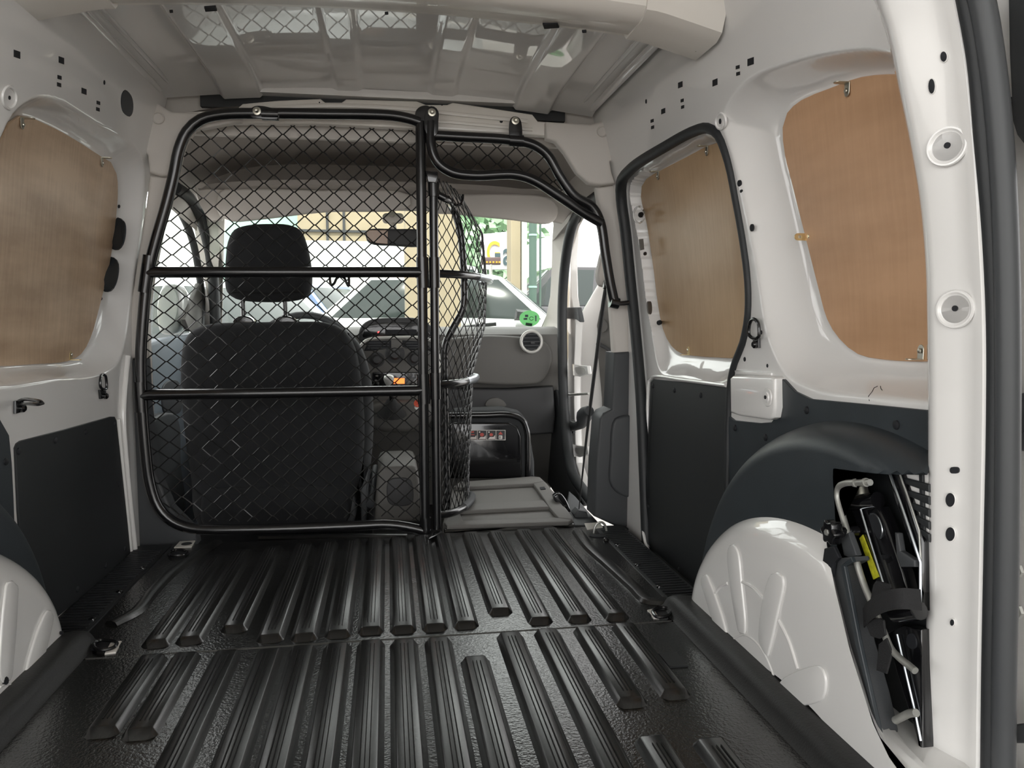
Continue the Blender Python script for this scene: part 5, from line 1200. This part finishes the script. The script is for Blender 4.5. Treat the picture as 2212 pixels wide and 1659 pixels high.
# ================================================================== OUTSIDE
GZ = -0.58
put('trim_25', *sweep_x(np.linspace(-0.68, 0.68, 20), lambda x: [(3.60, 0.50 - .05 * (x / .68) ** 2), (3.9, 0.46 - .06 * (x / .68) ** 2), (4.15, 0.38 - .08 * (x / .68) ** 2), (4.35, 0.22), (4.38, -0.2), (3.6, -0.2)]), 'white', None, kind='structure', label='white bonnet of the van ahead of the windscreen')
put('ground', *box_vf((0, 6, GZ - 0.05), (60, 60, 0.1)), 'concrete', None, kind='structure', label='grey concrete yard')
put('unseen_garage_roof', *box_vf((0, -1.3, 2.75), (13, 9.0, 0.25)), 'wallwhite', None, kind='structure', label='unseen garage roof added above the van to cut skylight')  # out of view; added and sized to hold back skylight from above and behind
def car(label, loc, rot, paint, L=4.2, H=1.46, roofm=None, cat='car', hbr=0.64):
    t = thing('parked_car', label, cat, (loc[0], loc[1], GZ), 'parked cars')
    c, s = math.cos(rot), math.sin(rot)
    def w(x, y, z): return np.array([loc[0] + c * x - s * y, loc[1] + s * x + c * y, GZ + z])
    k = L / 4.2; hb = H * hbr
    side_v = w(0, 1, 0) - w(0, 0, 0)
    out = catmull([np.array(p) for p in [(-2.08 * k, .38), (-2.1 * k, .72), (-1.98 * k, hb - .02), (-1.2 * k, hb + .03), (0.9 * k, hb), (1.6 * k, hb - .12), (2.0 * k, hb - .26), (2.1 * k, .5), (2.06 * k, .28), (1.2 * k, .22), (-1.2 * k, .22), (-1.95 * k, .25)]], 60, True)
    rslab('body', [w(x, -0.86, z) for x, z in out], side_v * 1.72, paint, t, bev=0.14, steps=4)
    base = [(-1.72 * k, -.76), (1.05 * k, -.76), (1.05 * k, .76), (-1.72 * k, .76)]; top = [(-1.0 * k, -.58), (.32 * k, -.58), (.32 * k, .58), (-1.0 * k, .58)]
    B = [w(x, y, hb - .02) for x, y in base]; T = [w(x, y, H) for x, y in top]
    MID = [w(x, y, H - .03) for x, y in [(-1.12 * k, -.62), (.44 * k, -.62), (.44 * k, .62), (-1.12 * k, .62)]]
    V = B + MID + T
    F = [(0, 1, 2, 3), (8, 9, 10, 11)] + [(i, (i + 1) % 4, 4 + (i + 1) % 4, 4 + i) for i in range(4)] + [(4 + i, 4 + (i + 1) % 4, 8 + (i + 1) % 4, 8 + i) for i in range(4)]
    put('cabin', V, F, roofm or paint, t)
    def pane(a, b, cc, d, nm, out_n, i0=.08, i1=.06):
        A, Bq, C, D = [np.array(q) for q in (a, b, cc, d)]
        def lerp(sx, sy): return (A * (1 - sx) + Bq * sx) * (1 - sy) + (D * (1 - sx) + C * sx) * sy
        P = [lerp(i0, i1), lerp(1 - i0, i1), lerp(1 - i0, 1 - i1), lerp(i0, 1 - i1)]
        n = np.cross(P[1] - P[0], P[3] - P[0]); n /= np.linalg.norm(n)
        if np.dot(n, np.mean(P, 0) - w(-.3, 0, hb)) < 0: n = -n
        rslab(nm, [p + n * 0.006 for p in P], -n * 0.02, 'carwin', t, bev=0.004, steps=2)
    pane(B[1], B[2], MID[2], MID[1], 'windscreen', 0); pane(B[3], B[0], MID[0], MID[3], 'rear_window', 0)
    for a, b in ((0, 1), (2, 3)):
        mB = (B[a] * .52 + B[b] * .48); mM = (MID[a] * .52 + MID[b] * .48)
        pane(B[a], mB, mM, MID[a], 'side_window', 0, .12, .06); pane(mB, B[b], MID[b], mM, 'side_window', 0, .08, .06)
    for sy in (-1, 1):
        rslab('wing_mirror', [w(.72 * k + dx, sy * .86, hb + dz) for dx, dz in ((-.1, 0), (.08, 0), (.1, .1), (-.08, .12))], side_v * (.18 * sy), 'carblack' if paint != 'carblack' else paint, t, bev=.03)
        for x in (-1.3 * k, 1.3 * k):
            lathe('wheel', [(.20, -.02), (.30, -.01), (.32, .03), (.32, .17), (.30, .2)], w(x, sy * .88, .32), side_v * -sy, 'tyre', t, sides=20)
            lathe('hub_cap', [(.19, 0), (.17, .02), (.03, .03)], w(x, sy * .865, .32), side_v * sy, 'silver', t, sides=16)
    return t
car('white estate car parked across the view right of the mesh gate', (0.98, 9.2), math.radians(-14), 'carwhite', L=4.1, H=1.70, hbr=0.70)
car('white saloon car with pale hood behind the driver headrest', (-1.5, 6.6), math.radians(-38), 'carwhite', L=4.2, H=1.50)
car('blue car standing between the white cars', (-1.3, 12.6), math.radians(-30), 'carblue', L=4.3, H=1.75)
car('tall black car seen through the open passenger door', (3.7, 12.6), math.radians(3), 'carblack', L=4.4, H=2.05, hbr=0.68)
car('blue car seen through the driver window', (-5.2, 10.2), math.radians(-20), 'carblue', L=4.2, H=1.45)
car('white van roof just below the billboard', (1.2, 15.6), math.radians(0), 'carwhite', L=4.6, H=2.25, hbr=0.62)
def slabY(name, u0, v0, u1, v1, y, m, label=None, cat=None, th=0.4, ground=True, **k):
    a = onY(u0, v0, y); b = onY(u1, v1, y)
    z0 = GZ if ground else b[2]
    return rslab(name, [(a[0], y, z0), (b[0], y, z0), (b[0], y, a[2]), (a[0], y, a[2])], (0, th, 0), m, None, bev=0.02, label=label, cat=cat, **k)
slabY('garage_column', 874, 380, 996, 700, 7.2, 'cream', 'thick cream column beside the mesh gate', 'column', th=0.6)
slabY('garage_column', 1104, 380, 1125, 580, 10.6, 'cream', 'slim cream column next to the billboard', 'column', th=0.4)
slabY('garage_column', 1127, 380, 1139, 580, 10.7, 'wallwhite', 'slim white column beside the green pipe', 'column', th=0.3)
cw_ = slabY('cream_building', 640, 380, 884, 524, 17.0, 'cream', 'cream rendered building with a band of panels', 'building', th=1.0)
for u in (706, 742): 
    a = onY(u, 440, 16.97); put('panel_joint', *box_vf((a[0], 16.985, 2.0), (0.05, 0.05, 4.5)), 'panel', cw_)
a = onY(700, 498, 16.9); put('panel_joint', *box_vf((a[0], 16.96, a[2]), (2.4, 0.05, 0.05)), 'panel', cw_)
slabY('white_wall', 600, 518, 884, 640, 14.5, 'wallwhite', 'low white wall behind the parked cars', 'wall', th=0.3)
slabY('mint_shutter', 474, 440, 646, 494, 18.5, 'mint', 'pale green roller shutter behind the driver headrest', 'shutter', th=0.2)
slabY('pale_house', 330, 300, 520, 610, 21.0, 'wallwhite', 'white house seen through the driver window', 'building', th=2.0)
gp = lathe('green_pipe', [(0.055, 0), (0.055, 3.3)], (onY(1151, 560, 10.4)[0], 10.4, GZ), (0, 0, 1), 'sgreen', None, sides=16, label='dark green round post behind the windscreen', cat='post')
for z in (1.05, 1.75): lathe('pipe_band', [(0.06, 0), (0.06, 0.025)], (onY(1151, 560, 10.4)[0], 10.4, z), (0, 0, 1), 'mint', gp, sides=16)
lathe('thin_post', [(0.016, 0), (0.016, 3.3)], (onY(1167, 560, 10.6)[0], 10.6, GZ), (0, 0, 1), 'sgreen', None, sides=10, label='thin grey post right of the green post', cat='post')
bb = thing('billboard', 'white billboard with the letters Ga', 'billboard', (onY(1075, 580, 14.2)[0], 14.2, GZ))
rslab('board_face', [onY(u, v, 14.2) for u, v in [(1040, 506), (1120, 498), (1120, 582), (1040, 582)]], (0, 0.15, 0), 'billboard', bb, bev=0.01)
a = onY(1046, 582, 14.25); 
for uu in (1046, 1112):
    q = onY(uu, 580, 14.3); tube('board_leg', [(q[0], 14.3, GZ), (q[0], 14.3, q[2] + 0.05)], 0.05, 'dullsteel', bb, sides=8)
def text_mesh(name, s, loc, size, m, parent, sx=1.0):
    cu = bpy.data.curves.new(name, 'FONT'); cu.body = s; cu.size = size; cu.extrude = 0.01; cu.offset = size * 0.012
    o = bpy.data.objects.new(name, cu); COL.objects.link(o)
    dg = bpy.context.evaluated_depsgraph_get(); me = bpy.data.meshes.new_from_object(o.evaluated_get(dg))
    V = np.array([v.co[:] for v in me.vertices]); F = [tuple(p.vertices) for p in me.polygons]
    bpy.data.objects.remove(o)
    V = np.stack([V[:, 0] * sx + loc[0], loc[1] - V[:, 2], V[:, 1] + loc[2]], -1)
    return put(name, V, F, m, parent, smooth=False)
g0 = onY(1050, 568, 14.17); g1 = onY(1086, 571, 14.17)
text_mesh('letter_g', 'G', g0, 0.57, 'letter_y', bb, 0.66)
text_mesh('letter_a', 'a', g1, 0.61, 'letter_g', bb, 0.62)
q = onY(1075, 551, 14.14); put('letter_bar', *box_vf((q[0], 14.145, q[2]), (0.10, 0.03, 0.07)), 'letter_g', bb)
bs = slabY('brown_sign', 1040, 555, 1082, 572, 11.3, 'brown', 'small brown sign in front of the billboard', 'sign', th=0.05, ground=False)
q = onY(1060, 570, 11.33); tube('sign_post', [(q[0], 11.33, GZ), (q[0], 11.33, q[2] + 0.02)], 0.025, 'dullsteel', bs, sides=8)
for k, uu in enumerate((1050, 1057, 1064, 1071, 1077)):
    rslab('sign_lettering', [onY(a, b, 11.29) for a, b in [(uu, 564.5), (uu + 4, 564.5), (uu + 4, 568), (uu, 568)]], (0, 0.01, 0), 'letter_y', bs, bev=0.001, steps=1)
def tree(label, u, v, y, r, zc, n=1500):
    p = onY(u, v, y); t = thing('tree', label, 'tree', (p[0], y, GZ), 'trees beyond the yard')
    tube('trunk', [(p[0], y, GZ), (p[0] + .1, y, zc - r * .3), (p[0], y, zc)], [0.22, .16, .08], 'bark', t, sides=10, smooth=8)
    V = []; F = []
    rng = np.random.default_rng(int(u))
    for i in range(n):
        d = rng.normal(size=3); d /= np.linalg.norm(d); q = np.array([p[0], y, zc]) + d * r * rng.uniform(.55, 1.0) * np.array([1.2, 1, .9])
        a = rng.normal(size=3); a /= np.linalg.norm(a); b = np.cross(a, d); b /= np.linalg.norm(b) + 1e-9
        s = 0.16; k = len(V); V += [q - a * s, q + b * s * .6, q + a * s, q - b * s * .6]; F.append((k, k + 1, k + 2, k + 3))
    put('foliage', V, F, 'leaf', t, kind='stuff', smooth=False)
tree('leafy green tree behind the billboard', 1036, 480, 20, 1.55, 3.3)
tree('low green tree at the left of the billboard', 1012, 540, 19.0, 1.2, 2.0, 800)
